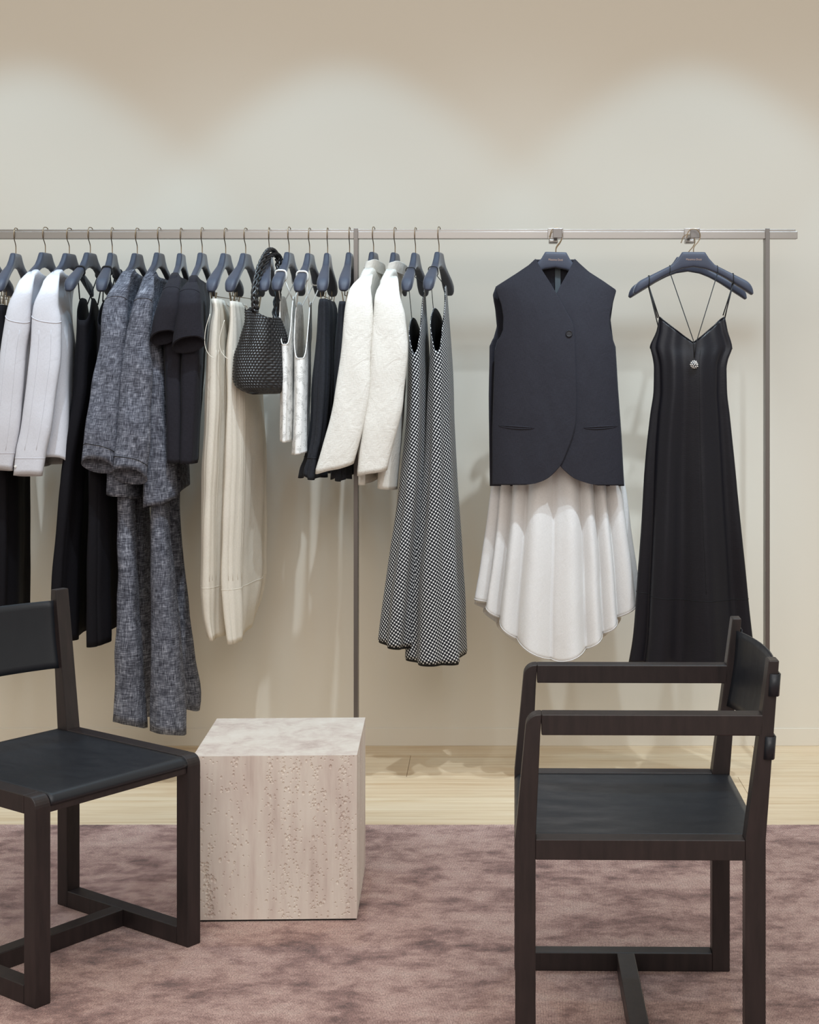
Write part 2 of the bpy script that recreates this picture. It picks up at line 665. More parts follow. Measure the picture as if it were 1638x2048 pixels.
def sleeve(parent, mat, rows, top, hem, tilt=0.0, slant=0.0, name='sleeve', Y=4.965, folds=(), wr=0.0015, e=0.85, seed=0.0, ry=14, thick=0.0018, nv=40, cap=0.0):
    """rows: (py, centre px, half width px)"""
    y0_ = rows[0][0]
    rr = []
    for r in rows:
        k = min(1.0, (r[0] - y0_) / 55.0) if cap else 1.0
        k = 1 - (1 - k) ** 2
        Yr = Y + (cap if cap else 0) * (1 - k)
        t_ = r[3] if len(r) > 3 else ry
        rr.append((r[0], r[1] - r[2], t_, r[1] + r[2], t_, Yr))
    c = Cloth(rr, top, lambda th: hem - tilt * math.sin(th) - slant * math.cos(th), Yn=Y, Yf=Y, e=e, folds=folds, wr=wr, wrs=18, seed=seed)
    c.o = c.obj(name, parent, mat, 44, nv, thick)
    return c


# ------------------------------------------------------------------ room
WALL_Y = 5.572
FL = -0.008       # wood floor level; the rug's top is z = 0
w = link('wall_back', box(-4.2, 3.2, WALL_Y, WALL_Y + 0.12, FL, 3.6), None, 'wall_plaster')
struct(w)
b = link('baseboard_back', box(-4.2, 3.2, WALL_Y - 0.003, WALL_Y, FL, 0.056, 0.001, 1), None, 'wall_plaster')
struct(b)
fl = link('floor', box(-4.2, 3.2, -1.5, WALL_Y, FL - 0.06, FL - 0.006), None, 'floor_base')
struct(fl)
# oak planks laid parallel to the wall
rows_y = [WALL_Y, 5.437, 5.153, 4.864, 4.61, 4.35, 4.09]
r_ = random.Random(3)
joints = [[-2.6, -0.9, 0.95], [-1.9, -0.28, 1.6], [-2.5, -0.75, 0.83], [-2.0, -0.59, 1.15], [-2.4, -0.4, 1.5], [-1.8, 0.1, 2.0]]
for k in range(6):
    xs = [-4.2] + joints[k] + [3.2]
    for a, c in zip(xs, xs[1:]):
        y1, y0 = rows_y[k], rows_y[k + 1]
        L, Wd = (c - a) - 0.0012, (y1 - y0) - 0.0012
        me = box(-L / 2, L / 2, -Wd / 2, Wd / 2, 0, 0.006, 0.0007, 1)
        o = link('plank', me, fl, 'oak_plank')
        o.location = ((a + c) / 2, (y0 + y1) / 2, FL - 0.006)

# rug
ny = 400
x0, x1, y0, y1 = -3.2, 2.6, -1.2, 4.60
vs_, fs = [], []
for i in range(ny + 1):
    x = x0 + (x1 - x0) * i / ny
    j = 0.003 * noise.noise(Vector((x * 60, 0, 0))) + 0.004 * noise.noise(Vector((x * 3, 5, 0)))
    vs_ += [(x, y0, 0), (x, y1 - 0.006 + j, 0), (x, y1 + j, -0.003), (x, y1 + j, FL + 0.0002)]
for i in range(ny):
    a = i * 4
    for k in range(3):
        fs.append((a + k, a + 4 + k, a + 5 + k, a + 1 + k))
o = link('area_rug', mesh(vs_, fs), None, 'mauve_rug')
o['label'] = 'mauve distressed area rug under both chairs and the stone cube'
o['category'] = 'rug'

# ------------------------------------------------------------------ stone cube
def stone_cube():
    S = 0.404
    yaw = math.radians(1.7)
    # front right bottom corner seen at (714, 1841)
    D = CH * F / (1841 - PY)
    cx = (714 - PX) * D / F
    root = thing('stone_cube_table', 'square travertine block table with pitted pale stone beside the armless chair', 'side table',
                 (cx, D, 0), yaw, world_parts=False)
    # local: x from -S to 0, y from 0 to S
    zb = 0.005
    n = 300
    rr = random.Random(11)

    def pits(count, seed):
        rr = random.Random(seed)
        veins = [rr.random() for _ in range(16)]
        out = []
        for _ in range(count):
            u = rr.choice(veins) + rr.gauss(0, 0.016) if rr.random() < 0.75 else rr.random()
            out.append((u, rr.random(), rr.uniform(0.0011, 0.0024) * (1.7 if rr.random() < 0.1 else 1), rr.uniform(0.0012, 0.0038)))
        # bigger torn cavity low on the left
        for q in range(70):
            tt = rr.random()
            out.append((0.05 + 0.07 * (1 - tt) * 0.4 + rr.gauss(0.03, 0.014), 0.02 + tt * 0.33, rr.uniform(0.0015, 0.004), rr.uniform(0.002, 0.005)))
        return out

    def face(o_, ux, vx, nrm, n, count, seed, pit=True):
        dep = [[0.0] * (n + 1) for _ in range(n + 1)]
        if pit:
            for (u, v, r, d) in pits(count, seed):
                ci, cj = u * n, v * n
                rad = r / S * n
                el = random.Random(int(u * 1e6)).uniform(0.8, 1.7)
                R = int(rad * 2) + 1
                for i in range(int(ci) - R, int(ci) + R + 2):
                    for j in range(int(cj) - R, int(cj) + R + 2):
                        if 2 <= i <= n - 2 and 2 <= j <= n - 2:
                            q = math.hypot((i - ci), (j - cj) / el) / rad + 0.35 * noise.noise(Vector((i * 0.7, j * 0.7, seed)))
                            if q < 1.0:
                                dep[i][j] = max(dep[i][j], d * min(1, (1 - q) * 2.5))
        vs_, fs = [], []
        for i in range(n + 1):
            for j in range(n + 1):
                p = o_ + ux * (S * i / n) + vx * (S * j / n) - nrm * dep[i][j]
                vs_.append(p)
        for i in range(n):
            for j in range(n):
                a = i * (n + 1) + j
                fs.append((a, a + n + 1, a + n + 2, a + 1))
        return vs_, fs
    X, Y, Z = Vector((1, 0, 0)), Vector((0, 1, 0)), Vector((0, 0, 1))
    b0 = Vector((-S, 0, zb))
    allv, allf = [], []
    for (o_, ux, vx, nr, nn, cnt, sd, pt) in (
            (b0, X, Z, -Y, n, 900, 5, True),
            (b0 + X * S, Y, Z, X, n // 2, 500, 8, True),
            (b0 + X * S + Y * S, -X, Z, Y, 2, 0, 1, False),
            (b0 + Y * S, -Y, Z, -X, n // 2, 400, 9, True),
            (b0 + Z * S, X, Y, Z, 2, 0, 1, False),
            (b0 + Y * S, X, -Y, -Z, 2, 0, 1, False)):
        v, f = face(o_, ux, vx, nr, nn, cnt, sd, pt)
        k = len(allv)
        allv += v
        allf += [tuple(i + k for i in q) for q in f]
    link('stone_body', mesh(allv, allf), root, 'travertine')
    link('plinth', box(-S + 0.004, -0.003, 0.004, S - 0.004, 0.0, zb), root, 'black_plinth')
    return root


stone_cube()

# ------------------------------------------------------------------ chairs
def round_corner(cx, cy, r, a0, a1, n=6):
    return [(cx + r * math.cos(math.radians(a0 + (a1 - a0) * i / n)), cy + r * math.sin(math.radians(a0 + (a1 - a0) * i / n))) for i in range(n + 1)]


def make_chair(name, label, loc, rotz, W, arms):
    """local x: front (0) to back (0.488); local y: across, 0 .. W"""
    root = thing(name, label, 'chair', loc, rotz, world_parts=False)
    T, H, wd = 0.040, 0.450, 'dark_stained_wood'

    def front_edge(z):
        return 0.448 + (0.046 * (z - H) / 0.35 if z > H else 0)

    def rear_edge(z):
        return 0.488 + (0.026 * (z - H) / 0.35 if z > H else 0)
    for y in (0.0, W - T):
        if arms:
            leg = [(0, 0), (T, 0), (T, H), (0.049, 0.653), (0.052, 0.694)] + round_corner(0.0465, 0.668, 0.026, 90, 172)[0:] + [(0, H)]
        else:
            leg = [(0, 0), (T, 0), (T, H)] + round_corner(0.024, H - 0.024, 0.024, 90, 180)
        link('front_leg', prism(leg, 'y', y, y + T, 0.0022), root, wd)
        link('back_post', prism([(0.448, 0), (0.488, 0), (0.488, H), (0.514, 0.80), (0.494, 0.80), (0.448, H)], 'y', y, y + T, 0.0022), root, wd)
        link('side_rail', box(T, 0.448, y, y + T, H - T, H, 0.0016), root, wd)
        link('bottom_bar', box(T, 0.448, y, y + T, 0, 0.042, 0.002), root, wd)
        if arms:
            xe = front_edge(0.69) + 0.004
            link('armrest', box(0.0515, xe, y, y + T, 0.653, 0.694, 0.0022), root, wd)
    link('front_rail', box(0.004, T, T, W - T, H - T, H - 0.022, 0.002), root, wd)
    link('rear_rail', box(0.452, 0.484, T, W - T, H - T, H - 0.006, 0.002), root, wd)
    link('stretcher', box(0.232, 0.272, T, W - T, 0, 0.042, 0.002), root, wd)
    # leather seat wrapping over the front rail
    prof = [(0.002, H - 0.026), (0.000, H - 0.018)] + [(0.018 - 0.018 * math.cos(math.radians(a)), H - 0.02 + 0.018 * math.sin(math.radians(a))) for a in range(15, 91, 15)]
    nx = 40
    prof += [(0.018 + (0.486 - 0.018) * i / nx, H - 0.002) for i in range(1, nx + 1)] + [(0.489, H - 0.006), (0.489, H - 0.022)]
    nyy = 34
    vs_, fs = [], []
    for j in range(nyy + 1):
        yy = T + 0.0006 + (W - 2 * T - 0.0012) * j / nyy
        s = j / nyy
        for (x, z) in prof:
            sag = 0.0
            if x > 0.02 and x < 0.48:
                q = math.sin(math.pi * (x - 0.02) / 0.46) * math.sin(math.pi * s)
                sag = -0.006 * q + 0.0016 * noise.noise(Vector((x * 9, yy * 22, 3 if arms else 8))) * min(1, q * 3)
            vs_.append((x, yy, z + sag))
    m_ = len(prof)
    for j in range(nyy):
        for i in range(m_ - 1):
            a = j * m_ + i
            fs.append((a, a + 1, a + 1 + m_, a + m_))
    o = link('leather_seat', mesh(vs_, fs), root, 'black_leather', True)
    md = o.modifiers.new('thickness', 'SOLIDIFY'); md.thickness = 0.004; md.offset = -1
    # sling back
    z0, z1 = 0.602, 0.772
    vs_, fs = [], []
    ny_, nz_ = 30, 10
    for j in range(ny_ + 1):
        s = j / ny_
        yy = T - 0.004 + (W - 2 * T + 0.008) * s
        for k in range(nz_ + 1):
            z = z0 + (z1 - z0) * k / nz_
            x = front_edge(z) + 0.012 + 0.034 * math.sin(math.pi * s) ** 0.7 + 0.004 * math.sin(math.pi * k / nz_)
            vs_.append((x, yy, z))
    for j in range(ny_):
        for k in range(nz_):
            a = j * (nz_ + 1) + k
            fs.append((a, a + 1, a + nz_ + 2, a + nz_ + 1))
    o = sling = link('sling_back', mesh(vs_, fs), root, 'black_leather', True)
    md = o.modifiers.new('thickness', 'SOLIDIFY'); md.thickness = 0.0035; md.offset = 0
    # leather tabs wrapped round the posts
    for side in (0, 1):
        for (ta, tb) in ((0.731, 0.774), (0.608, 0.652)):
            path = []
            for z in (ta, tb):
                re = rear_edge(z)
                yo = -0.003 if side == 0 else W + 0.003
                yi = T - 0.003 if side == 0 else W - T + 0.003
                sg = -1 if side == 0 else 1
                pts = [(re - 0.016, yo - sg * 0.002), (re - 0.008, yo + sg * 0.0015), (re + 0.0005, yo + sg * 0.001), (re + 0.004, yo - sg * 0.006), (re + 0.004, yi)]
                path.append([(px_, py_, z) for px_, py_ in pts])
            vs_ = path[0] + path[1]
            n_ = len(path[0])
            fs = [(i, i + 1, i + 1 + n_, i + n_) for i in range(n_ - 1)]
            o = link('leather_tab', mesh(vs_, fs), sling, 'black_leather', True)
            md = o.modifiers.new('thickness', 'SOLIDIFY'); md.thickness = 0.003; md.offset = 0
    return root


make_chair('armchair', 'black wooden armchair with leather seat and sling back, in front of the slip dress',
           (0.049, 3.0, 0), math.radians(-0.75), 0.53, True)
e1 = Vector((0.600, 0.800))
p1 = Vector(((70.5 - PX) * 3.282 / F, 3.282))
Wc = 0.470
o2 = p1 + e1 * Wc
make_chair('dining_chair', 'black wooden armless chair with leather seat and sling back, beside the stone cube',
           (o2.x, o2.y, 0), math.atan2(0.6, -0.8), Wc, False)

# ------------------------------------------------------------------ clothes rail
RY = 5.2
rz0 = CH - (477.5 - PY) * 5.19 / F
rz1 = CH - (463.0 - PY) * 5.19 / F
rz2 = CH - (458.5 - PY) * 5.22 / F
xr = (1595 - PX) * 5.19 / F
rail_root = thing('clothes_rail', 'long brushed steel clothes rail on slim posts in front of the wall', 'clothes rail', (0, RY, FL), world_parts=True)
link('rail_front', box(-2.6, xr, 5.188, 5.192, rz0, rz1, 0.0012), rail_root, 'brushed_steel')
link('rail_bottom', box(-2.6, xr, 5.192, 5.222, rz0, rz0 + 0.003), rail_root, 'brushed_steel')
link('rail_back', box(-2.6, xr, 5.222, 5.225, rz0, rz2, 0.0008), rail_root, 'brushed_steel')
link('end_cap', box(xr - 0.003, xr, 5.192, 5.222, rz0 + 0.003, rz1 - 0.002), rail_root, 'brushed_steel')
ptop = CH - (456.5 - PY) * 5.18 / F
for px_ in (711.5, 1535.5, -112):
    xc = (px_ - PX) * 5.18 / F
    po = link('post', box(xc - 0.0072, xc + 0.0072, 5.181, 5.187, FL, ptop, 0.0008), rail_root, 'post_steel')
    link('post_web', box(xc - 0.0068, xc + 0.0068, 5.187, 5.228, FL, rz0, 0.0008), po, 'post_steel')
    link('post_cap', box(xc - 0.0068, xc + 0.0068, 5.226, 5.231, rz0 - 0.01, ptop, 0.0008), po, 'post_steel')


def faceout(pxc, label, dx=0.0):
    xc = (pxc - PX) * 5.185 / F
    zc = CH - (467 - PY) * 5.185 / F
    r = thing('rail_faceout_arm', label, 'display arm', (xc, 5.187, zc), group='face-out arms clamped to the rail')
    link('clamp_plate', box(xc - 0.026, xc + 0.026, 5.1815, 5.1875, zc - 0.019, zc + 0.0175, 0.001), r, 'brushed_steel')
    link('clamp_lip', box(xc - 0.022, xc + 0.008, 5.183, 5.222, zc - 0.033, zc - 0.0195, 0.003), r, 'brushed_steel')
    za = zc - 0.0115
    x2 = xc - dx
    link('arm', box(x2 - 0.006, x2 + 0.006, 5.03, 5.183, za - 0.006, za + 0.006, 0.001), r, 'brushed_steel')
    link('end_plate', box(x2 - 0.0155, x2 + 0.0155, 5.024, 5.03, za - 0.0165, za + 0.0155, 0.0015), r, 'post_steel')
    return xc, zc


fo1 = faceout(1111, 'square steel display arm clamped to the rail, above the black vest')
fo2 = faceout(1384, 'square steel display arm clamped to the rail, above the slip dress', 0.011)

# ------------------------------------------------------------------ hangers
UPX = 0.001625
TOPP = [(0, 0), (20, 0), (23, 0.5), (31, 13), (42, 25), (58, 33), (80, 44), (106, 57), (113, 63), (118, 71), (120, 80)]
BOTP = [(0, 30), (24, 34), (42, 41), (63, 52), (83, 65), (102, 77), (116, 86), (120, 83)]


def lin(tab, x):
    for (a, ya), (b, yb) in zip(tab, tab[1:]):
        if x <= b:
            return ya + (yb - ya) * (x - a) / (b - a)
    return tab[-1][1]


def hthick(u, slim=False):
    a = abs(u)
    t = 0.0095 + (0.0 if slim else 0.0095) * min(1, max(0, (a - 0.03) / 0.12)) ** 1.2
    if a > 0.175:
        t *= math.sqrt(max(0.02, 1 - ((a - 0.175) / 0.0205) ** 2))
    return t


def hanger_body_mesh(slim=False):
    us = []
    stations = [0, 8, 16, 20, 23, 27, 31, 36, 42, 50, 58, 66, 74, 82, 90, 98, 104, 108, 111, 114, 116.5, 118.5, 119.6, 120]
    stations = [-s for s in reversed(stations[1:])] + stations
    n = 16
    vs_, fs = [], []
    for s in stations:
        a = abs(s)
        zt, zb = -lin(TOPP, a) * UPX, -lin(BOTP, a) * UPX
        if a >= 119.9:
            zm = (zt + zb) / 2
            zt = zm + 0.002; zb = zm - 0.002
        t = hthick(s * UPX, slim)
        zc, hz = (zt + zb) / 2, (zt - zb) / 2
        ee = 0.5 if a < 50 else 0.62
        for k in range(n):
            an = 2 * math.pi * (k + 0.5) / n
            cc, ss = math.cos(an), math.sin(an)
            vs_.append((s * UPX, math.copysign(abs(cc) ** ee, cc) * t, zc + math.copysign(abs(ss) ** ee, ss) * hz))
    m_ = len(stations)
    for j in range(m_ - 1):
        for k in range(n):
            k2 = (k + 1) % n
            fs.append((j * n + k, j * n + k2, (j + 1) * n + k2, (j + 1) * n + k))
    fs.append(tuple(range(n - 1, -1, -1)))
    fs.append(tuple(range((m_ - 1) * n, m_ * n)))
    me = mesh(vs_, fs)
    bm = bmesh.new(); bm.from_mesh(me)
    bmesh.ops.recalc_face_normals(bm, faces=bm.faces)
    bm.to_mesh(me); bm.free()
    return me


HB = hanger_body_mesh()
HB_SLIM = hanger_body_mesh(True)
HOOK_SIDE = tube(smooth_path([(0, 0, -0.01), (0, 0, 0.022), (0.006, 0, 0.034), (0.017, 0, 0.046), (0.0215, 0, 0.056), (0.0215, 0, 0.068), (0.016, 0, 0.0815),
                              (0.002, 0, 0.0865), (-0.018, 0, 0.0845), (-0.028, 0, 0.073), (-0.0285, 0, 0.062)], 5), 0.0016, 7)
HOOK_FRONT = tube(smooth_path([(0, 0, -0.01), (0, 0, 0.010), (0.004, 0, 0.020), (0.014, 0, 0.032), (0.021, 0, 0.046), (0.020, 0, 0.061), (0.009, 0, 0.0735),
                               (-0.006, 0, 0.0745), (-0.017, 0, 0.066), (-0.021, 0, 0.054), (-0.024, 0, 0.046)], 5), 0.0016, 7)


def text_mesh(body, size):
    cu = bpy.data.curves.new('lettering', 'FONT')
    cu.body = body
    cu.size = size
    cu.align_x = 'CENTER'
    cu.extrude = 0.0002
    ob = bpy.data.objects.new('lettering_source', cu)
    col.objects.link(ob)
    dg = bpy.context.evaluated_depsgraph_get()
    me = bpy.data.meshes.new_from_object(ob.evaluated_get(dg))
    bpy.data.objects.remove(ob, do_unlink=True)
    return me


class Hanger:
    def __init__(self, label, neck, direction, hook, clips=False, group=None, tape=False, text=False, tilt=0.0, slim=False):
        """neck: world point of the neck top; direction: unit vector of the arm with u > 0"""
        self.o = Vector(neck)
        d = Vector((direction[0], direction[1], 0)).normalized()
        ang = math.atan2(d.y, d.x)
        r = thing('clothes_hanger', label, 'hanger', neck, ang, group, world_parts=False)
        r.rotation_euler = (0, tilt, ang)
        self.mx = Matrix.Translation(self.o) @ Matrix.Rotation(ang, 4, 'Z') @ Matrix.Rotation(tilt, 4, 'Y')
        hbody = link('hanger_body', HB_SLIM if slim else HB, r, 'hanger_velvet', True)
        link('hook', hook, r, 'bronze_wire', True)
        self.r = r
        if clips:
            zc = -0.150
            link('clip_bar', tube([(-0.165, 0, zc), (0.165, 0, zc)], 0.0014, 6), r, 'bronze_wire', True)
            for s in (-1, 1):
                u = 0.155 * s
                cw = link('clip', tube([(u, 0, zc), (u, 0, -lin(BOTP, abs(u) / UPX) * UPX + 0.006)], 0.0015, 6), r, 'bronze_wire', True)
                for v in (-1, 1):
                    pl = [(v * 0.0105, zc + 0.012), (v * 0.0085, zc + 0.012), (v * 0.0025, zc - 0.026), (v * 0.0045, zc - 0.027)]
                    link('clip_jaw', prism(pl, 'x', u - 0.008, u + 0.008, 0.0004, 1), cw, 'bronze_wire')
        if text:
            me = text_mesh('Massimo Dutti', 0.0086)
            me.transform(Matrix.Translation((0, -0.0101, -0.0275)) @ Matrix.Rotation(math.radians(90), 4, 'X'))
            o = link('lettering', me, hbody, 'rose_gold_print')

    def w(self, u, v, z):
        return self.mx @ Vector((u, v, z))

    def loop(self, u, du=0.0, pad=0.0018, n=18):
        """ring of points round the arm at u"""
        a = abs(u) / UPX
        zt, zb = -lin(TOPP, a) * UPX + pad, -lin(BOTP, a) * UPX - pad
        t = hthick(u) + pad
        zc, hz = (zt + zb) / 2, (zt - zb) / 2
        out = []
        for k in range(n):
            an = 2 * math.pi * k / n
            cc, ss = math.cos(an), math.sin(an)
            out.append(self.w(u + du * ss, math.copysign(abs(cc) ** 0.6, cc) * t, zc + math.copysign(abs(ss) ** 0.6, ss) * hz))
        return out


NZ = CH - (506 - PY) * RY / F
HR = 'contoured dark hangers along the rail'
H = {}
side = [  # key, neck px, near tip px, clips, label
    ('h0', -20, -62, True, 'dark hanger at the very left edge of the picture'),
    ('h1', 31, -4, True, 'dark clip hanger left of the white shirts, holding black trousers'),
    ('h2', 90, 42, False, 'dark hanger inside the left white shirt'),
    ('h3', 138, 88, False, 'dark hanger inside the right white shirt'),
    ('h4', 180, 136, False, 'dark hanger just right of the white shirts, with a black dress strap round its arm'),
    ('h5', 224, 201, False, 'dark hanger just left of the grey jackets, with a black dress strap round its arm'),
    ('h6', 274, 238, False, 'dark hanger inside the left grey linen jacket'),
    ('h7', 318, 286, False, 'dark hanger inside the right grey linen jacket'),
    ('h8', 362, 343, False, 'dark hanger inside the left black short-sleeved top'),
    ('h9', 404, 380, False, 'dark hanger inside the right black short-sleeved top'),
    ('h10', 451, 421, True, 'dark clip hanger just right of the black tops, holding a cream dress'),
    ('h11', 491, 458, True, 'dark clip hanger just left of the woven bag, holding a cream dress'),
    ('h12', 538, 527, False, 'dark hanger carrying the woven black bag'),
    ('h13', 578, 552, False, 'dark hanger just right of the bag, with white lace camisole strap'),
    ('h14', 619, 596, False, 'dark hanger second right of the bag, with white lace camisole strap'),
    ('h15', 655, 644, True, 'dark clip hanger right of the lace camisoles, holding charcoal trousers'),
    ('h16', 699, 687, True, 'dark clip hanger touching the middle steel post, holding charcoal trousers'),
    ('h17', 747, 724, False, 'dark hanger inside the left cream jacket'),
    ('h18', 790, 768, False, 'dark hanger inside the right cream jacket'),
    ('h19', 831, 812, False, 'dark hanger next to the cream jackets, holding a gingham dress'),
    ('h20', 878, 855, False, 'rightmost side-on dark hanger, holding a gingham dress'),
]
for key, nx_, tx_, clips, lab in side:
    nk = Vector(((nx_ - PX) * RY / F, RY + 0.004, NZ + random.uniform(-0.0025, 0.0025)))
    tip = Vector(((tx_ - PX) * 5.01 / F, 5.01))
    d = (tip.x - nk.x) / 0.195
    H[key] = Hanger(lab, nk, (d, -math.sqrt(max(0.05, 1 - d * d))), HOOK_SIDE, clips, HR, slim=lab.startswith('dark hanger inside'))

# ------------------------------------------------------------------ garments hung side-on
PI = math.pi


def gthing(name, label, cat, hk, z=None, group=None):
    b_ = H[hk].o if isinstance(hk, str) else Vector(hk)
    return thing(name, label, cat, (b_.x, b_.y, b_.z - 0.1 if z is None else z), group=group)


def strap_lines(root, mat, H_, u, targets, r=0.0016, loop_r=None, du=0.0):
    link('strap_loop', tube(H_.loop(u, du), loop_r or r, 6, True), root, mat, True)
    lp = H_.loop(u, du)
    low = sorted(lp, key=lambda p: p.z)[:4]
    left = min(low, key=lambda p: p.x); right = max(low, key=lambda p: p.x)
    for k, tg in enumerate(targets):
        a = left if k % 2 == 0 else right
        link('strap', tube([a, (a + tg) / 2, tg], r, 6), root, mat, True)


# black trousers on the clip hangers at the left edge
g = gthing('black_trousers', 'black trousers half out of the picture at the far left edge', 'trousers', 'h0', group='black trousers at the left end')
Cloth([(600, -58, 9, -24, 6), (700, -58, 15, -18, 10), (900, -55, 20, 8, 14), (1300, -60, 22, 2, 16)], 603, 1290, Yn=5.03, Yf=5.36,
      folds=((6, 0.002, 0.008, 0, 1),), seed=1).obj('trouser_legs', g, 'black_crepe')
g = gthing('black_trousers', 'black trousers clipped to the hanger just left of the white shirts', 'trousers', 'h1', group='black trousers at the left end')
Cloth([(608, 0, 9, 22, 7), (680, 2, 14, 32, 10), (850, 2, 18, 44, 12), (950, 2, 20, 50, 13), (1300, -2, 22, 46, 14)], 609, 1300, Yn=5.03, Yf=5.36,
      folds=((5, 0.002, 0.010, 0.6, 1),), seed=2).obj('trouser_legs', g, 'black_crepe')

# white shirts


def white_shirt(label, hk, body, slv, hem_near, hem_far, cuff_y, slv_hem, slant, seed, grp):
    g = gthing('white_shirt', label, 'shirt', hk, group=grp)
    bd = Cloth(body, lambda th: 536 + 10 * max(0, -math.cos(th)) + 9 * abs(math.sin(th)) ** 2,
               lambda th: hem_near + (hem_far - hem_near) * (1 - math.cos(th)) / 2 - 24 * max(0.0, math.cos(th)) ** 3,
               sh=True, Yn=5.0, folds=((5, 0.0, 0.006, 0.5 + seed, 0.6), (9, 0.0, 0.002, 1, 1)), wr=0.003, wrs=11, seed=seed)
    bd.obj('shirt_body', g, 'white_poplin', 96, 54)
    sl = sleeve(g, 'white_poplin', slv, slv[0][0], slv_hem, 3, slant, folds=((3, 0.001, 0.0025, 0.4 + seed, 1.5),), wr=0.0018, seed=seed, ry=15, cap=0.10)
    seam('armhole_seam', sl.o, 'white_poplin', sl.ring(lambda th: 636 + 8 * math.sin(th) - 6 * math.cos(th), off=0.0006, a0=0.15, a1=PI - 0.15), 0.0011)
    for th_ in (1.25, 1.95):
        seam('pressed_crease', sl.o, 'white_poplin', [sl.point(th_, 0, 0.0001, y) for y in range(660, int(cuff_y) - 4, 12)], 0.0007)
    seam('cuff_seam', sl.o, 'white_poplin', sl.ring(cuff_y, off=0.0004, a0=0.1, a1=PI - 0.1), 0.0007)
    pt = sl.point(0.62, 0, 0.001, cuff_y + 16)
    link('cuff_button', prism([(pt.x + 0.0042 * math.cos(a * PI / 6), pt.z + 0.0042 * math.sin(a * PI / 6)) for a in range(12)], 'y', pt.y - 0.0022, pt.y + 0.001, 0.0005, 1), sl.o, 'white_plastic')
    # yoke and collar
    return g


SG = 'white shirts side by side on the rail'
white_shirt('left one of two crisp white long-sleeved shirts, cut by the picture edge', 'h2',
            [(534, 74, 9, 92, 9), (548, 62, 13, 96, 12), (572, 45, 15, 92, 12), (600, 42, 20, 88, 14), (700, 48, 28, 92, 18), (945, 40, 24, 80, 18)],
            [(540, 64, 7, 5), (560, 53, 14, 9), (583, 47, 18, 13), (610, 40, 22, 14), (640, 36, 25, 15), (700, 26, 26), (780, 18, 27), (860, 10, 27), (900, 4, 27), (935, -2, 27)],
            938, 944, 906, 939, 2, 3.0, SG)
white_shirt('right one of two crisp white shirts, its buttoned cuff hanging in front', 'h3',
            [(534, 121, 9, 140, 9), (548, 108, 13, 146, 12), (572, 92, 15, 142, 10), (600, 92, 24, 138, 12), (640, 100, 32, 136, 15), (700, 106, 40, 134, 17), (800, 104, 41, 132, 17), (945, 102, 38, 126, 15)],
            [(540, 112, 7, 5), (560, 103, 15, 9), (583, 98, 20, 13), (610, 93, 25, 14), (640, 94, 29, 15), (700, 92, 31), (780, 83, 31), (860, 72, 30), (900, 64, 29), (950, 58, 28.5)],
            938, 945, 916, 951, 0, 5.0, SG)

# black strap dresses


def black_dress(label, hk, rows, hem, tops, seed, grp, ushift=0.09):
    g = gthing('black_slip_dress', label, 'dress', hk, group=grp)
    tn, tr_ = tops
    bd = Cloth(rows, lambda th: tn + (tr_ - tn) * abs(math.sin(th)) ** 3 + 16 * max(0, -math.cos(th)) ** 2, hem, Yn=5.02, Yf=5.37,
               folds=((5, 0.0, 0.012, seed, 1.0), (9, 0, 0.004, 1 + seed, 1)), seed=seed, wr=0.002)
    bd.obj('dress_body', g, 'black_crepe', 90, 50)
    strap_lines(g, 'black_cord', H[hk], ushift, [bd.point(-PI * 0.42, 0), bd.point(PI * 0.42, 0)], 0.0022, 0.003, 0.004)
    strap_lines(g, 'black_cord', H[hk], -ushift, [bd.point(-PI * 0.62, 0), bd.point(PI * 0.62, 0)], 0.0022, 0.003)
    return g


BG = 'black strap dresses beside the white shirts'
black_dress('long black strap dress right next to the white shirts', 'h4',
            [(585, 164, 12, 190, 8), (640, 164, 17, 192, 12), (760, 160, 20, 192, 14), (950, 132, 20, 186, 14), (1180, 116, 20, 182, 15), (1290, 114, 20, 180, 15)],
            lambda th: 1284 + 4 * math.sin(th), (640, 592), 1.0, BG)
black_dress('long black strap dress between the first black dress and the grey jackets', 'h5',
            [(585, 205, 9, 236, 8), (640, 206, 15, 236, 12), (760, 202, 18, 238, 14), (950, 190, 19, 240, 15), (1180, 190, 19, 232, 15), (1290, 192, 19, 224, 14)],
            lambda th: 1286 + 8 * math.cos(th) - 2 * math.sin(th), (650, 596), 2.2, BG)

# grey linen jackets over trousers


def linen_jacket(label, hk, body, slv, top_y, hem, slv_hem, tilt, seam_y, seed, grp, panel=None):
    g = gthing('grey_linen_jacket', label, 'jacket', hk, group=grp)
    bd = Cloth(body, lambda th: top_y + 10 * abs(math.sin(th)) ** 2 + 6 * max(0, -math.cos(th)), hem, sh=True, Yn=5.0,
               folds=((4, 0, 0.008, seed, 0.8),), wr=0.003, wrs=10, seed=seed)
    bd.obj('jacket_body', g, 'grey_linen', 96, 54)
    sl = sleeve(g, 'grey_linen', slv, slv[0][0], slv_hem, tilt, 5, folds=((3, 0.0015, 0.002, seed, 2),), wr=0.004, seed=seed + 3, ry=17, Y=4.955, cap=0.10)
    seam('cuff_seam', sl.o, 'black_cord', sl.ring(lambda th: seam_y - tilt * 0.55 * math.sin(th) - 8 * math.cos(th), off=0.0003, a0=0.05, a1=PI - 0.05), 0.0011)
    seam('armhole_seam', sl.o, 'grey_linen', sl.ring(lambda th: slv[3][0] - 2 - 8 * math.sin(th), off=0.0008, a0=0.2, a1=PI - 0.2), 0.0013)
    if panel:
        Cloth(panel[0], 640, panel[1], Yn=5.22, Yf=5.42, folds=((3, 0, 0.004, 1, 1),), seed=seed).obj('back_panel', g, 'grey_linen')
    return g


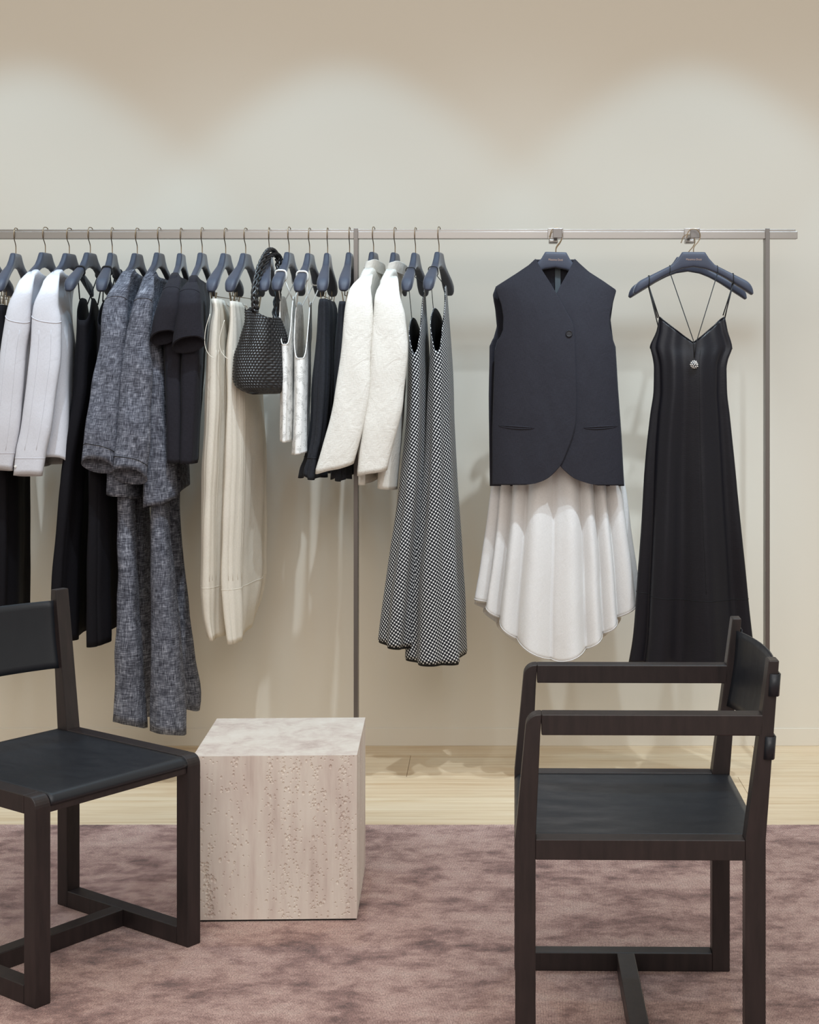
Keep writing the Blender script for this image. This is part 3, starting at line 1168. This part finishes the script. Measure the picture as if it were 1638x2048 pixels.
JG = 'grey linen jackets'
linen_jacket('left one of two grey linen jackets, next to the black dresses', 'h6',
             [(534, 264, 9, 282, 9), (548, 252, 12, 290, 10), (572, 242, 15, 292, 11), (600, 238, 18, 290, 12), (700, 240, 24, 286, 15), (850, 237, 32, 284, 15), (1002, 234, 39, 280, 14)],
             [(539, 257, 7, 5), (560, 247, 13, 9), (580, 240, 17, 13), (602, 233, 21, 15), (640, 229, 25), (670, 227, 26), (750, 217, 30), (850, 204, 32), (930, 195, 33)],
             534, lambda th: 993 + 9 * math.sin(th), 932, 15, 898, 1.2, JG)
linen_jacket('right one of two grey linen jackets, next to the black short-sleeved tops', 'h7',
             [(538, 308, 9, 328, 9), (550, 298, 12, 334, 10), (572, 290, 15, 334, 11), (600, 290, 17, 332, 12), (700, 302, 26, 330, 14), (850, 310, 33, 336, 14), (1010, 315, 39, 344, 12)],
             [(545, 303, 7, 5), (565, 296, 13, 9), (585, 291, 17, 13), (606, 287, 19, 15), (640, 280, 23), (690, 273, 26), (750, 272, 30), (860, 266, 34), (950, 259, 33.5)],
             540, lambda th: 1009 - 13 * math.sin(th), 953, 17, 924, 2.4, JG,
             ([(640, 345, 8, 372, 7), (900, 352, 9, 372, 8), (985, 356, 9, 374, 8)], lambda th: 978 + 6 * math.cos(th)))


def trousers(label, hk, near, far, hem_n, hem_f, seed, grp, mat='grey_linen'):
    g = gthing('grey_linen_trousers', label, 'trousers', hk, z=1.3, group=grp)
    cx0 = (near[0][1] + far[0][1]) / 2
    Cloth([(600, near[0][1], 12, far[0][1], 10), (760, near[0][1], 14, far[0][1], 12)], 612, 770, Yn=5.06, Yf=5.34, seed=seed).obj('waist', g, mat, 60, 16)
    c1 = sleeve(g, mat, near, near[0][0], hem_n[0], hem_n[1], hem_n[2], 'leg', 5.07, ((3, 0.001, 0.004, seed, 1.0),), 0.003, 0.8, seed, 30)
    c2 = sleeve(g, mat, far, far[0][0], hem_f[0], hem_f[1], hem_f[2], 'leg', 5.30, ((3, 0.001, 0.004, seed + 2, 1.0),), 0.003, 0.8, seed + 4, 28)
    return g


TG = 'grey linen trousers under the jackets'
trousers('wide grey linen trousers hanging under the left grey jacket', 'h6',
         [(740, 256, 13), (1003, 254, 15), (1100, 255, 17), (1200, 257, 20), (1330, 259, 26), (1455, 261, 32.5)],
         [(740, 282, 10), (1000, 284, 11), (1200, 289, 12), (1440, 292, 12)], (1449, 6, 7), (1432, 4, 0), 1.0, TG)
trousers('wide grey linen trousers hanging under the right grey jacket, reaching lowest of all', 'h7',
         [(740, 318, 13), (1020, 320, 17), (1200, 328, 25), (1330, 333, 31), (1470, 336, 36)],
         [(740, 340, 11), (1000, 344, 13), (1114, 349, 16), (1200, 355, 19), (1320, 366, 24), (1400, 374, 26), (1420, 374, 24)], (1465, 4, 5), (1412, 0, 8), 2.0, TG)

# black short sleeved tops


def black_top(label, hk, body, slv, top_y, hem, slv_hem, tilt, slant, seed, grp):
    g = gthing('black_short_sleeved_top', label, 'top', hk, group=grp)
    bd = Cloth(body, lambda th: top_y + 9 * abs(math.sin(th)) ** 2 + 6 * max(0, -math.cos(th)), hem, sh=True, Yn=5.0, e=0.42,
               folds=((4, 0, 0.004, seed, 0.8),), wr=0.002, seed=seed)
    bd.obj('top_body', g, 'black_jersey', 80, 44)
    sl = sleeve(g, 'black_jersey', slv, slv[0][0], slv_hem, tilt, slant, folds=((3, 0.0005, 0.0015, seed, 2),), wr=0.0025, seed=seed + 3, ry=17, Y=4.955, cap=0.10)
    seam('sleeve_hem', sl.o, 'black_jersey', sl.ring(t=0.97, off=0.0008, py=lambda th: slv_hem - 2.5 - tilt * math.sin(th) - slant * math.cos(th), a0=0, a1=2 * PI), 0.0011, True)
    seam('shoulder_seam', sl.o, 'black_jersey', sl.ring(lambda th: slv[2][0] - 4 - 8 * math.sin(th), off=0.0008, a0=0.2, a1=PI - 0.2), 0.0011)
    return g


KG = 'black short-sleeved tops'
black_top('left one of two black short-sleeved tops, next to the grey jackets', 'h8',
          [(538, 354, 8, 370, 8), (550, 347, 11, 376, 10), (572, 343, 14, 376, 10), (600, 343, 20, 374, 13), (700, 344, 22, 370, 15), (930, 348, 18, 370, 13)],
          [(547, 353, 7, 5), (565, 347, 14, 9), (585, 343, 18, 13), (620, 337, 23), (650, 330, 24), (676, 326, 24.5)],
          543, 926, 676, 13, -6, 1.0, KG)
black_top('right one of two black short-sleeved tops, next to the cream dresses', 'h9',
          [(542, 393, 8, 410, 8), (552, 387, 11, 414, 9), (572, 383, 14, 412, 9), (600, 382, 22, 410, 12), (700, 381, 23, 400, 13), (830, 377, 21, 392, 12), (930, 375, 18, 388, 10)],
          [(552, 388, 7, 5), (570, 382, 15, 9), (590, 379, 20, 13), (610, 378, 24), (640, 377, 27), (670, 377, 30), (690, 377, 31.5)],
          549, 928, 690, 15, -7, 2.0, KG)

# cream balloon dresses on clips


def cream_dress(label, hk, rows, top, hem, bandy, strap, seed, grp):
    g = gthing('cream_balloon_dress', label, 'dress', hk, group=grp)
    c = Cloth(rows, top, hem, Yn=4.99, Yf=5.38, e=0.7, folds=((6, 0.0015, 0.006, seed, 0.6), (13, 0.001, 0.0022, seed, 0.4)), wr=0.002, seed=seed)
    c.obj('dress_body', g, 'cream_viscose', 120, 60)
    seam('hem_band_seam', g, 'cream_cord', c.ring(bandy, off=0.0003, n=90), 0.0008, True)
    # pintucks down the near edge
    for k in range(4):
        th = 0.18 + 0.26 * k
        pts = [c.point(th, 0, 0.0004, y) for y in range(700, 1164, 14)]
        seam('pintuck', g, 'cream_viscose', pts, 0.0009)
    seam('cord_strap', g, 'cream_cord', smooth_path([P(x, y, 4.955) for x, y in strap], 5), 0.0012)
    return g


CG = 'cream balloon-hem dresses'
cream_dress('left one of two long cream balloon-hem dresses, next to the black tops', 'h10',
            [(596, 428, 10, 452, 8), (622, 431, 11, 458, 10), (650, 428, 15, 462, 12), (700, 425, 18, 466, 14), (800, 423, 22, 472, 18), (1000, 413, 23, 490, 22), (1160, 410, 23, 500, 24), (1230, 412, 20, 498, 22), (1285, 422, 15, 478, 16)],
            597, lambda th: 1284 + 4 * math.cos(2 * th) - 6 * math.cos(th), 1176, [(420, 628), (411, 660), (410, 690), (417, 708), (427, 716)], 0.5, CG)
cream_dress('right one of two long cream balloon-hem dresses, partly behind the woven bag', 'h11',
            [(600, 464, 10, 490, 8), (640, 465, 13, 500, 11), (700, 462, 17, 506, 15), (800, 461, 19, 516, 20), (900, 460, 20, 522, 20), (1000, 456, 21, 524, 18), (1150, 452, 22, 524, 16), (1220, 456, 21, 516, 16), (1288, 464, 16, 494, 14)],
            602, lambda th: 1286 + 3 * math.cos(2 * th), 1180, [(449, 640), (440, 672), (440, 696), (447, 710), (456, 718)], 2.6, CG)

# woven bag


def woven_bag():
    g = gthing('woven_leather_bag', 'black woven leather bag hanging by its braided handles between cream and lace pieces', 'bag', 'h12', z=1.3)
    rows = [(612, 490, 10, 545, 16), (640, 494, 16, 556, 22), (680, 486, 26, 566, 30), (720, 474, 30, 572, 34), (750, 473, 32, 573, 36), (772, 480, 30, 570, 34), (786, 500, 18, 560, 22), (790, 512, 6, 545, 8)]
    top = lambda th: 616 + 26 * (1 - math.cos(th)) / 2 + 5 * math.cos(4 * th)
    c = Cloth(rows, top, lambda th: 789, Yn=4.965, Yf=5.07, e=0.75, folds=((5, 0.004, 0.001, 0.4, 2), (3, 0.002, 0.003, 1, 1)), wr=0.004, wrs=18, seed=4, weave=(0.0034, 44, 5.6))
    c.obj('bag_body', g, 'woven_leather', 352, 170, 0.0, True)
    hk = H['h12']
    a = P(509, 622, 4.97); b_ = P(548, 646, 5.05)
    for k, dy in ((0, 0.0), (1, 0.018)):
        top_pt = P(541 + 10 * k, 499 + 9 * k, 5.13 + 0.03 * k)
        left = [a + Vector((0.004 * k, dy, 0)), P(508 + 3 * k, 585, 4.972 + dy), P(515 + 4 * k, 545 + 5 * k, 5.02 + dy), P(529 + 7 * k, 512 + 6 * k, 5.09 + dy), top_pt]
        right = [P(552 + 8 * k, 508 + 10 * k, 5.17 + 0.02 * k), P(556 + 6 * k, 530 + 8 * k, 5.18), P(553 + 4 * k, 590, 5.12), b_ + Vector((0.006 * k, 0.01 * k, 0))]
        pts = smooth_path(left + right, 9)
        for q in range(3):                       # three plaited strands per handle
            st = []
            for i, p_ in enumerate(pts):
                an = i * 0.75 + q * 2 * PI / 3
                st.append(p_ + Vector((0.0062 * math.sin(an), 0.003 * math.sin(2 * an), 0.004 * math.cos(an))))
            link('handle_strand', tube(st, 0.0043, 8), g, 'woven_leather', True)
    return g


woven_bag()

# lace camisoles


def lace_cami(label, hk, rows, tops, hem, seed, grp):
    g = gthing('white_lace_camisole', label, 'camisole', hk, group=grp)
    tn, ts = tops
    c = Cloth(rows, lambda th: tn - (tn - ts) * abs(math.sin(th)) ** 3.2 - 20 * max(0, -math.cos(th)), hem, Yn=4.995, Yf=5.36, e=0.7,
              folds=((7, 0.0, 0.003, seed, 1),), wr=0.0018, seed=seed)
    c.obj('lace_body', g, 'white_lace', 90, 50, 0.0012)
    seam('armhole_binding', g, 'white_cord', c.ring(t=0, py=None, n=90), 0.0015, True) if False else None
    pts = [c.point(2 * PI * i / 90, 0.004, 0.0004) for i in range(90)]
    link('armhole_binding', tube(pts, 0.0016, 6, True), g, 'white_cord', True)
    strap_lines(g, 'white_cord', H[hk], 0.125, [c.point(-PI * 0.42, 0), c.point(PI * 0.42, 0)], 0.0022, 0.0034, 0.006)
    strap_lines(g, 'white_cord', H[hk], -0.125, [c.point(-PI * 0.58, 0), c.point(PI * 0.58, 0)], 0.0022, 0.003)
    return g


LG = 'white lace camisoles'
lace_cami('left one of two sheer white lace camisoles, right next to the woven bag', 'h13',
          [(590, 566, 14, 586, 8), (690, 569, 14, 592, 9), (800, 569, 13.5, 592, 10), (885, 568, 13, 590, 10)], (688, 588), lambda th: 882 + 3 * math.cos(th), 1.0, LG)
lace_cami('right one of two sheer white lace camisoles, next to the charcoal trousers', 'h14',
          [(590, 600, 16, 620, 8), (690, 600, 17, 616, 8), (800, 600, 18, 612, 8), (910, 598, 19, 608, 8)], (716, 600), lambda th: 907 - 4 * math.sin(th) + 2 * math.cos(th), 2.0, LG)

# charcoal trousers with frilled hem


def frill_trousers(label, hk, rows, hem, seed, grp):
    g = gthing('charcoal_frilled_trousers', label, 'trousers', hk, group=grp)
    c = Cloth(rows, rows[0][0], hem, Yn=4.995, Yf=5.36, e=0.7, folds=((11, 0.003, 0.006, seed, 0.6), (5, 0.0, 0.004, seed, 1)), wr=0.002, seed=seed)
    c.obj('trouser_body', g, 'charcoal_denim', 130, 50)
    seam('frill_seam', g, 'charcoal_denim', c.ring(916, off=0.0006, n=100), 0.0013, True)
    return g


FG = 'charcoal trousers with frilled hems'
frill_trousers('left one of two charcoal frilled-hem trousers, next to the lace camisoles', 'h15',
               [(597, 646, 9, 664, 7), (612, 646, 13, 666, 10), (700, 644, 18, 662, 13), (800, 640, 19, 656, 14), (880, 633, 19, 650, 14), (916, 625, 17, 646, 14), (940, 622, 24, 644, 18), (960, 620, 26, 644, 20)],
               lambda th: 957 + 3 * math.cos(5 * th) + 2 * math.sin(3 * th), 0.3, FG)
frill_trousers('right one of two charcoal frilled-hem trousers, next to the cream jackets', 'h16',
               [(602, 684, 9, 700, 7), (616, 684, 12, 702, 10), (700, 682, 15, 700, 12), (880, 678, 16, 696, 12), (916, 678, 15, 694, 12), (940, 678, 19, 694, 14), (962, 678, 20, 694, 15)],
               lambda th: 960 + 3 * math.cos(5 * th) + 2 * math.sin(3 * th), 1.6, FG)

# cream jackets


def cream_jacket(label, hk, body, slv, top_y, hem, slv_hem, tilt, slant, collar, seed, grp):
    g = gthing('cream_jacket', label, 'jacket', hk, group=grp)
    bd = Cloth(body, lambda th: top_y + 6 * max(0, -math.cos(th)), hem, sh=True, Yn=5.0, folds=((4, 0, 0.007, seed, 0.8),), wr=0.002, seed=seed)
    bd.obj('jacket_body', g, 'cream_wool', 96, 54, 0.003)
    sl = sleeve(g, 'cream_wool', slv, slv[0][0], slv_hem, tilt, slant, folds=((2, 0.001, 0.002, seed, 1.5),), wr=0.002, seed=seed + 2, ry=16, Y=4.955, thick=0.003, e=0.75, cap=0.09)
    # collar: stand and folded band, leaning back
    cx, cy = collar
    k1 = Cloth([(cy, cx - 13, 13, cx + 12, 12), (cy + 12, cx - 16, 15, cx + 13, 13), (cy + 26, cx - 20, 15, cx + 14, 14)],
               lambda th: cy + 2 - 3 * math.sin(2 * th), lambda th: cy + 22 - 4 * math.cos(th) + 4 * math.sin(th), Yn=5.095, Yf=5.30, e=0.75, wr=0.0012, seed=seed, Yref=5.12)
    k1.obj('collar', g, 'cream_wool', 64, 14, 0.003)
    return g


WG = 'cream jackets'
cream_jacket('left one of two cream jackets, beside the middle steel post', 'h17',
             [(530, 737, 11, 760, 12), (545, 730, 14, 764, 12), (560, 724, 15, 764, 12), (580, 720, 17, 762, 12), (620, 718, 18, 760, 13), (800, 722, 15, 756, 13), (968, 724, 12, 752, 11)],
             [(546, 736, 9, 6), (560, 729, 16, 9), (576, 722, 20, 13), (606, 718, 26, 15), (640, 717, 29), (700, 713, 30), (800, 703, 34), (900, 679, 36), (940, 668, 36)],
             532, lambda th: 968 + 2 * math.cos(th), 937, -2, -10.5, (752, 520), 1.0, WG)
cream_jacket('right one of two cream jackets, next to the gingham dresses', 'h18',
             [(534, 780, 11, 800, 10), (548, 774, 13, 804, 9), (562, 768, 15, 802, 9), (582, 766, 17, 798, 9), (620, 768, 20, 796, 9), (700, 782, 30, 800, 10), (850, 775, 28, 792, 11), (980, 771, 21, 782, 10)],
             [(550, 785, 9, 6), (562, 780, 16, 9), (578, 776, 21, 13), (600, 775, 26, 15), (630, 778, 32), (690, 779, 36), (800, 771, 36), (900, 752, 32), (946, 744, 30)],
             535, lambda th: 979 + 4 * math.sin(th), 946, 0, -6, (797, 523), 2.0, WG)

# gingham dresses


def gingham_dress(label, hk, rows, tops, hem, folds, seed, grp):
    g = gthing('gingham_dress', label, 'dress', hk, group=grp)
    tn, tl, tr_ = tops

    def top(th):
        s = math.sin(th)
        t = tn + ((tr_ if s > 0 else tl) - tn) * abs(s) ** 1.5
        return t - 40 * max(0, -math.cos(th)) ** 2 * (1 - abs(s))
    c = Cloth(rows, top, hem, Yn=5.0, Yf=5.36, e=0.75, folds=folds, wr=0.0012, seed=seed, p=1.3)
    c.obj('dress_body', g, 'gingham', 150, 80, 0.0015)
    # dark lining inside
    c2 = Cloth([(r[0], r[1], r[2] - 2.0, r[3], max(r[4] - 1.5, 2)) for r in rows], lambda th: top(th) + 1, lambda th: hem(th) + 4.5, Yn=5.004, Yf=5.356, e=0.75,
               folds=folds, wr=0.0012, seed=seed, p=1.3)
    c2.obj('lining', g, 'black_lining', 110, 50, 0.0008)
    strap_lines(g, 'black_cord', H[hk], 0.10, [c.point(-PI * 0.45, 0), c.point(PI * 0.45, 0)], 0.0013, 0.0017, 0.008)
    return g


GG = 'gingham dresses'
gingham_dress('left one of two black and white gingham dresses, behind the other', 'h19',
              [(555, 830, 16, 846, 6), (640, 830, 18, 848, 9), (700, 829, 19, 850, 11), (800, 828, 22, 852, 14), (900, 824, 25, 852, 17), (1050, 810, 31, 850, 22), (1200, 793, 37, 842, 26), (1295, 784, 39, 836, 28)],
              (706, 632, 562), lambda th: 1290 + 7 * math.sin(th) + 3 * math.cos(th), ((6, 0.001, 0.012, 0.4, 0.6),), 1.0, GG)
gingham_dress('right one of two black and white gingham dresses, rightmost side-on garment', 'h20',
              [(555, 872, 17, 890, 5), (640, 873, 20, 893, 8), (700, 874, 22, 895, 10), (800, 873, 26, 897, 13), (900, 872, 30, 897, 15), (1050, 866, 43, 901, 18), (1200, 858, 58, 907, 21), (1330, 857, 63, 909, 23)],
              (702, 612, 566), lambda th: 1324 + 3 * math.sin(th) + 3 * math.cos(th), ((7, 0.001, 0.015, 1.2, 0.6),), 2.0, GG)

# ------------------------------------------------------------------ front-facing outfit: vest over white skirt
VY = 5.03                      # hanger plane of the vest
zneck1 = CH - (504 - PY) * VY / F
hv = Hanger('dark printed hanger inside the black vest', ((1111.5 - PX) * VY / F, VY, zneck1), (1, 0), HOOK_FRONT, False, 'dark hangers on the face-out arms', text=True, slim=True, tilt=math.radians(1.5))
hv.r.scale = (0.93, 1, 1.05)
zneck1b = CH - (506 - PY) * 5.11 / F
hs = Hanger('dark clip hanger behind the vest, holding the white skirt', ((1112 - PX) * 5.11 / F, 5.11, zneck1b), (1, 0.0), HOOK_FRONT, True, 'dark hangers on the face-out arms', slim=True)
hs.r.scale = (0.9, 1, 1)


def sheet(rowsL, rowsR, y0, y1, depth, nx=40, ny=90, Yr=5.0, grade=None):
    """cloth panel between two outlines given by image height; depth(x, y) is the world Y"""
    vs_, fs, uvs, uv = [], [], [], []
    for j in range(ny + 1):
        t = j / ny
        if grade:
            t = grade(t)
        py = y0 + (y1 - y0) * t
        a = lin2(rowsL, py); b_ = lin2(rowsR, py)
        for i in range(nx + 1):
            x = a + (b_ - a) * i / nx
            Y = depth(x, py)
            p = P(x, py, Y)
            vs_.append(p)
            uv.append((p.x, p.z))
    for j in range(ny):
        for i in range(nx):
            a = j * (nx + 1) + i
            f = (a, a + nx + 1, a + nx + 2, a + 1)
            fs.append(f)
            uvs.append([uv[k] for k in f])
    return mesh(vs_, fs, uvs)


def lin2(tab, y):
    if y <= tab[0][0]:
        return tab[0][1]
    for (a, xa), (b_, xb) in zip(tab, tab[1:]):
        if y <= b_:
            return xa + (xb - xa) * (y - a) / (b_ - a)
    return tab[-1][1]


def smooth_tab(tab, y0, y1, n=80):
    rows = [(a, b_) for a, b_ in tab]
    return [(y0 + (y1 - y0) * i / n, interp(rows, y0 + (y1 - y0) * i / n)[0]) for i in range(n + 1)]


def vest():
    g = thing('black_vest', 'black sleeveless tailored vest with one button and curved front hem', 'vest', (hv.o.x, VY, 1.2))
    Lx = [(518.5, 1070), (530, 1058), (545, 1036), (573, 994), (577, 992), (586, 994), (610, 1003), (635, 1007), (660, 1006), (673, 1001), (681, 995), (700, 990), (760, 988), (860, 985), (970, 985)]
    Lr = smooth_tab([(518.5, 1072), (535, 1081), (575, 1106), (620, 1131), (653, 1147), (680, 1149.5), (720, 1151), (800, 1153), (840, 1152), (870, 1146), (900, 1135), (931, 1121), (945, 1109), (957, 1095), (964, 1080), (968.5, 1064), (970, 1050)], 518.5, 970, 200)
    Rl = smooth_tab([(518.5, 1148.5), (535, 1141), (579, 1117), (600, 1108), (660, 1100), (860, 1104), (900, 1110), (931, 1120), (945, 1133), (957, 1149), (965, 1170), (969.5, 1188), (971, 1196)], 518.5, 971, 200)
    Rr = [(518.5, 1150.5), (526, 1158), (544, 1178), (562, 1206), (580, 1232), (586, 1231), (605, 1225), (630, 1219), (655, 1219), (680, 1225), (694, 1230), (778, 1235), (875, 1242), (971, 1248)]

    def T(y):
        return interp([(515, 0.010), (530, 0.016), (560, 0.030), (620, 0.048), (700, 0.056), (970, 0.060)], y)[0]

    def hw(y):
        return interp([(515, 60), (545, 95), (580, 124), (640, 124), (700, 128), (970, 139)], y)[0]

    def front(x, y, extra=0.0):
        q = (x - 1112.5) / hw(y)
        q = max(-1, min(1, q))
        k = (1 - abs(q) ** 2.6) ** 0.6
        wv = 0.0035 * noise.noise(Vector((x * 0.02, y * 0.006, 3))) + 0.0012 * noise.noise(Vector((x * 0.06, y * 0.02, 7)))
        return VY - 0.006 - T(y) * k - extra + wv

    def back(x, y):
        q = (x - 1112.5) / hw(y)
        q = max(-1, min(1, q))
        return VY + 0.004 + T(y) * 0.8 * (1 - abs(q) ** 2.6) ** 0.6

    def right_panel(x, y):
        return front(x, y, -0.0045)
    for nm, A, B, y0, y1, dp in (('front_panel', Lx, Lr, 518.5, 970, lambda x, y: front(x, y, 0.002)), ('front_panel', Rl, Rr, 518.5, 971, right_panel),
                                 ('back_panel', [(517, 1074), (530, 1058), (545, 1036), (573, 992), (590, 986), (620, 991), (653, 994), (675, 988), (692, 979), (792, 978), (973, 980)],
                                  [(517, 1149), (526, 1158), (544, 1178), (562, 1206), (582, 1232), (605, 1226), (640, 1221), (680, 1226), (694, 1231), (778, 1236), (875, 1243), (972, 1248)], 519, 972, back)):
        o = link(nm, sheet(A, B, y0, y1, dp, 60, 150), g, 'black_linen', True)
        md = o.modifiers.new('thickness', 'SOLIDIFY'); md.thickness = 0.003; md.offset = 0
    # neck stand at the back
    # welt pockets
    for (xa, xb, ya, yb) in ((997, 1069, 850.5, 855.5), (1167, 1235, 855, 851.5)):
        for dy, nm in ((0, 'pocket_welt'), (4.2, 'pocket_welt')):
            pts = []
            for i in range(17):
                t = i / 16
                x = xa + (xb - xa) * t
                y = ya + (yb - ya) * t + dy * math.sin(PI * t) ** 0.5
                pts.append(P(x, y, (front(x, y, 0.002) if xa < 1100 else right_panel(x, y)) - 0.0022))
            link(nm, tube(pts, [0.0008 + 0.0011 * math.sin(PI * i / 16) for i in range(17)], 6), g, 'black_linen', True)
    # button
    pc = P(1138, 667, front(1138, 667, 0.006))
    ring = lambda r, dy: [Vector((pc.x + r * math.cos(2 * PI * k / 20), pc.y + dy, pc.z + r * math.sin(2 * PI * k / 20))) for k in range(20)]
    prof = [(0.0112, 0.003), (0.0112, -0.001), (0.0098, -0.0028), (0.0082, -0.0024), (0.007, -0.001), (0.0, -0.001)]
    vs_, fs = [], []
    for r, dy in prof:
        vs_ += ring(max(r, 1e-4), dy)
    for a in range(len(prof) - 1):
        for k in range(20):
            k2 = (k + 1) % 20
            fs.append((a * 20 + k, a * 20 + k2, (a + 1) * 20 + k2, (a + 1) * 20 + k))
    bt = link('button', mesh(vs_, fs), g, 'black_button', False)
    link('hanging_tape', box((1110 - PX) * 5.05 / F, (1121 - PX) * 5.05 / F, VY + 0.016, VY + 0.018, CH - (590 - PY) * VY / F, CH - (531 - PY) * VY / F), g, 'grey_tape')
    return g


vest()

g = thing('white_skirt', 'white full skirt with pointed hem under the black vest', 'skirt', (hs.o.x, 5.11, 0.9))


def skirt_hem(th):
    c, s = math.cos(th), math.sin(th)
    a = abs(c)
    if s >= 0:
        return 1206 + 116 * (1 - a ** 1.35)
    return 1214 + 108 * (1 - a ** 2.2)


ck = Cloth([(700, 1040, 22, 1185, 22), (860, 1012, 32, 1215, 32), (975, 993, 40, 1240, 40), (1050, 985, 46, 1249, 46), (1130, 974, 52, 1259, 52), (1210, 962, 58, 1267, 58), (1330, 950, 66, 1280, 66)],
           668, skirt_hem, Yn=5.10, Yf=5.10, e=0.85, folds=((17, 0.012, 0.030, 0.4, 0.15, 0.8), (4, 0.0, 0.012, 2.2, 0.2)), wr=0.0015, seed=6, Yref=5.02, p=0.8)
ck.obj('skirt_panel', g, 'white_skirt_poplin', 320, 70, 0.0012)
pts = [ck.point(2 * PI * i / 320, 0.996, 0.0) for i in range(320)]
link('rolled_hem', tube(pts, 0.0013, 5, True), g, 'white_skirt_poplin', True)

# ------------------------------------------------------------------ front-facing slip dress and pendant
DY = 5.0
hd = Hanger('front dark printed hanger carrying the black satin slip dress', ((1387 - PX) * DY / F, DY, CH - (504 - PY) * DY / F), (1, 0), HOOK_FRONT, False,
            'dark hangers on the face-out arms', text=True, tilt=math.radians(0.3))
hb = Hanger('plain dark hanger just behind the slip dress hanger', ((1376 - PX) * 5.10 / F, 5.10, CH - (514 - PY) * 5.10 / F), (0.985, -0.10), HOOK_FRONT, False,
            'dark hangers on the face-out arms', tilt=math.radians(1.0))


def slip_dress():
    g = thing('black_satin_slip_dress', 'long black satin slip dress with thin straps hanging alone at the right', 'dress', (hd.o.x, DY, 0.9))
    rows = [(625, 1315, 12, 1448, 12), (660, 1311, 20, 1454, 20), (696, 1302, 26, 1465, 26), (712, 1306, 30, 1458, 30), (735, 1310, 33, 1452, 33), (780, 1311, 35, 1452, 35),
            (830, 1305, 36, 1457, 36), (900, 1299, 37, 1463, 37), (1060, 1291, 42, 1476, 42), (1171, 1284, 46, 1488, 46), (1270, 1277, 50, 1497, 50), (1326, 1269, 52, 1503, 52)]

    def top(th):
        c, s = math.cos(th), math.sin(th)      # c = 1 left side, s = 1 towards the room
        if s >= 0:
            x = -c
            # strap peaks at |x| ~ 0.9, V in the middle, underarm at 1
            a = abs(x)
            if a > 0.93:
                return 634 + (a - 0.93) / 0.07 * 62
            return 684 - 51 * (a / 0.93) ** 0.78
        return 696 - 6 * abs(s)
    c = Cloth(rows, top, lambda th: 1325 - 3 * math.sin(th), Yn=DY, Yf=DY, e=0.8, folds=((7, 0.002, 0.018, 0.9, 0.9), (12, 0.0025, 0.006, 0.2, 0.5)), wr=0.0026, wrs=9, seed=8, p=0.9)
    c.obj('dress_body', g, 'black_satin', 200, 90, 0.0015)
    pts = [c.point(2 * PI * i / 200, 0.002, 0.0006) for i in range(200)]
    link('neckline_binding', tube(pts, 0.0018, 6, True), g, 'black_satin', True)
    seam('hem_panel_seam', g, 'black_lining', c.ring(lambda th: 1186 + 8 * abs(math.sin(th)) - 4 * math.cos(th), off=0.0004, n=150), 0.0009, True)
    seam('centre_seam', g, 'black_lining', [c.point(PI * 0.535, 0, 0.0002, y) for y in range(700, 1190, 10)], 0.0006)
    for (u, tx, ty, b2) in ((-0.145, 1317, 636, 1327), (0.128, 1448, 631, 1438)):
        ring = hd.loop(u, 0.0, 0.0016)
        link('strap_loop', tube(ring, 0.0016, 6, True), g, 'black_cord', True)
        low = min(ring, key=lambda p: p.z)
        for tgt in (P(tx - 2, ty, 4.985), P(tx + 2, ty + 2, 4.985), P(b2, ty + 60, 5.045)):
            link('strap', tube([low + Vector((0, tgt.y - low.y, 0)) * 0.3, tgt], 0.0019, 6), g, 'black_cord', True)
    return g, c


sd, sc = slip_dress()

g = thing('pendant_necklace', 'black cord necklace with sparkling crystal nugget over the slip dress', 'necklace', (hd.o.x, DY - 0.03, 1.3))
yp = sc.point(PI / 2, 0, 0.0, 729).y - 0.010
for (u, xa) in ((-0.077, 1387.5), (0.077, 1391)):
    ring = hd.loop(u, 0.0, 0.0012)
    link('cord_loop', tube(ring, 0.0011, 6, True), g, 'black_cord', True)
    low = min(ring, key=lambda p: p.z + p.y)
    link('cord', tube([low, P(xa + (-1.0 if u < 0 else 3), 680, yp + 0.004), P(1388.5, 716, yp)], 0.0016, 6), g, 'black_cord', True)
cp = P(1388.5, 729, yp)
bm = bmesh.new()
bmesh.ops.create_icosphere(bm, subdivisions=2, radius=0.0110)
for v in bm.verts:
    v.co *= 1 + 0.25 * noise.noise(v.co * 110)
    v.co.y *= 0.75
core = bpy.data.meshes.new('mesh')
bm.to_mesh(core)
pos = [v.co.copy() for v in bm.verts]
bm.free()
core.transform(Matrix.Translation(cp))
nug = link('nugget', core, g, 'black_button', False)
bm = bmesh.new()
for q in pos:
    r = bmesh.ops.create_icosphere(bm, subdivisions=1, radius=0.0025)
    for v in r['verts']:
        v.co += q * 1.04
me = bpy.data.meshes.new('mesh')
bm.to_mesh(me); bm.free()
me.transform(Matrix.Translation(cp))
link('crystals', me, nug, 'crystal', False)
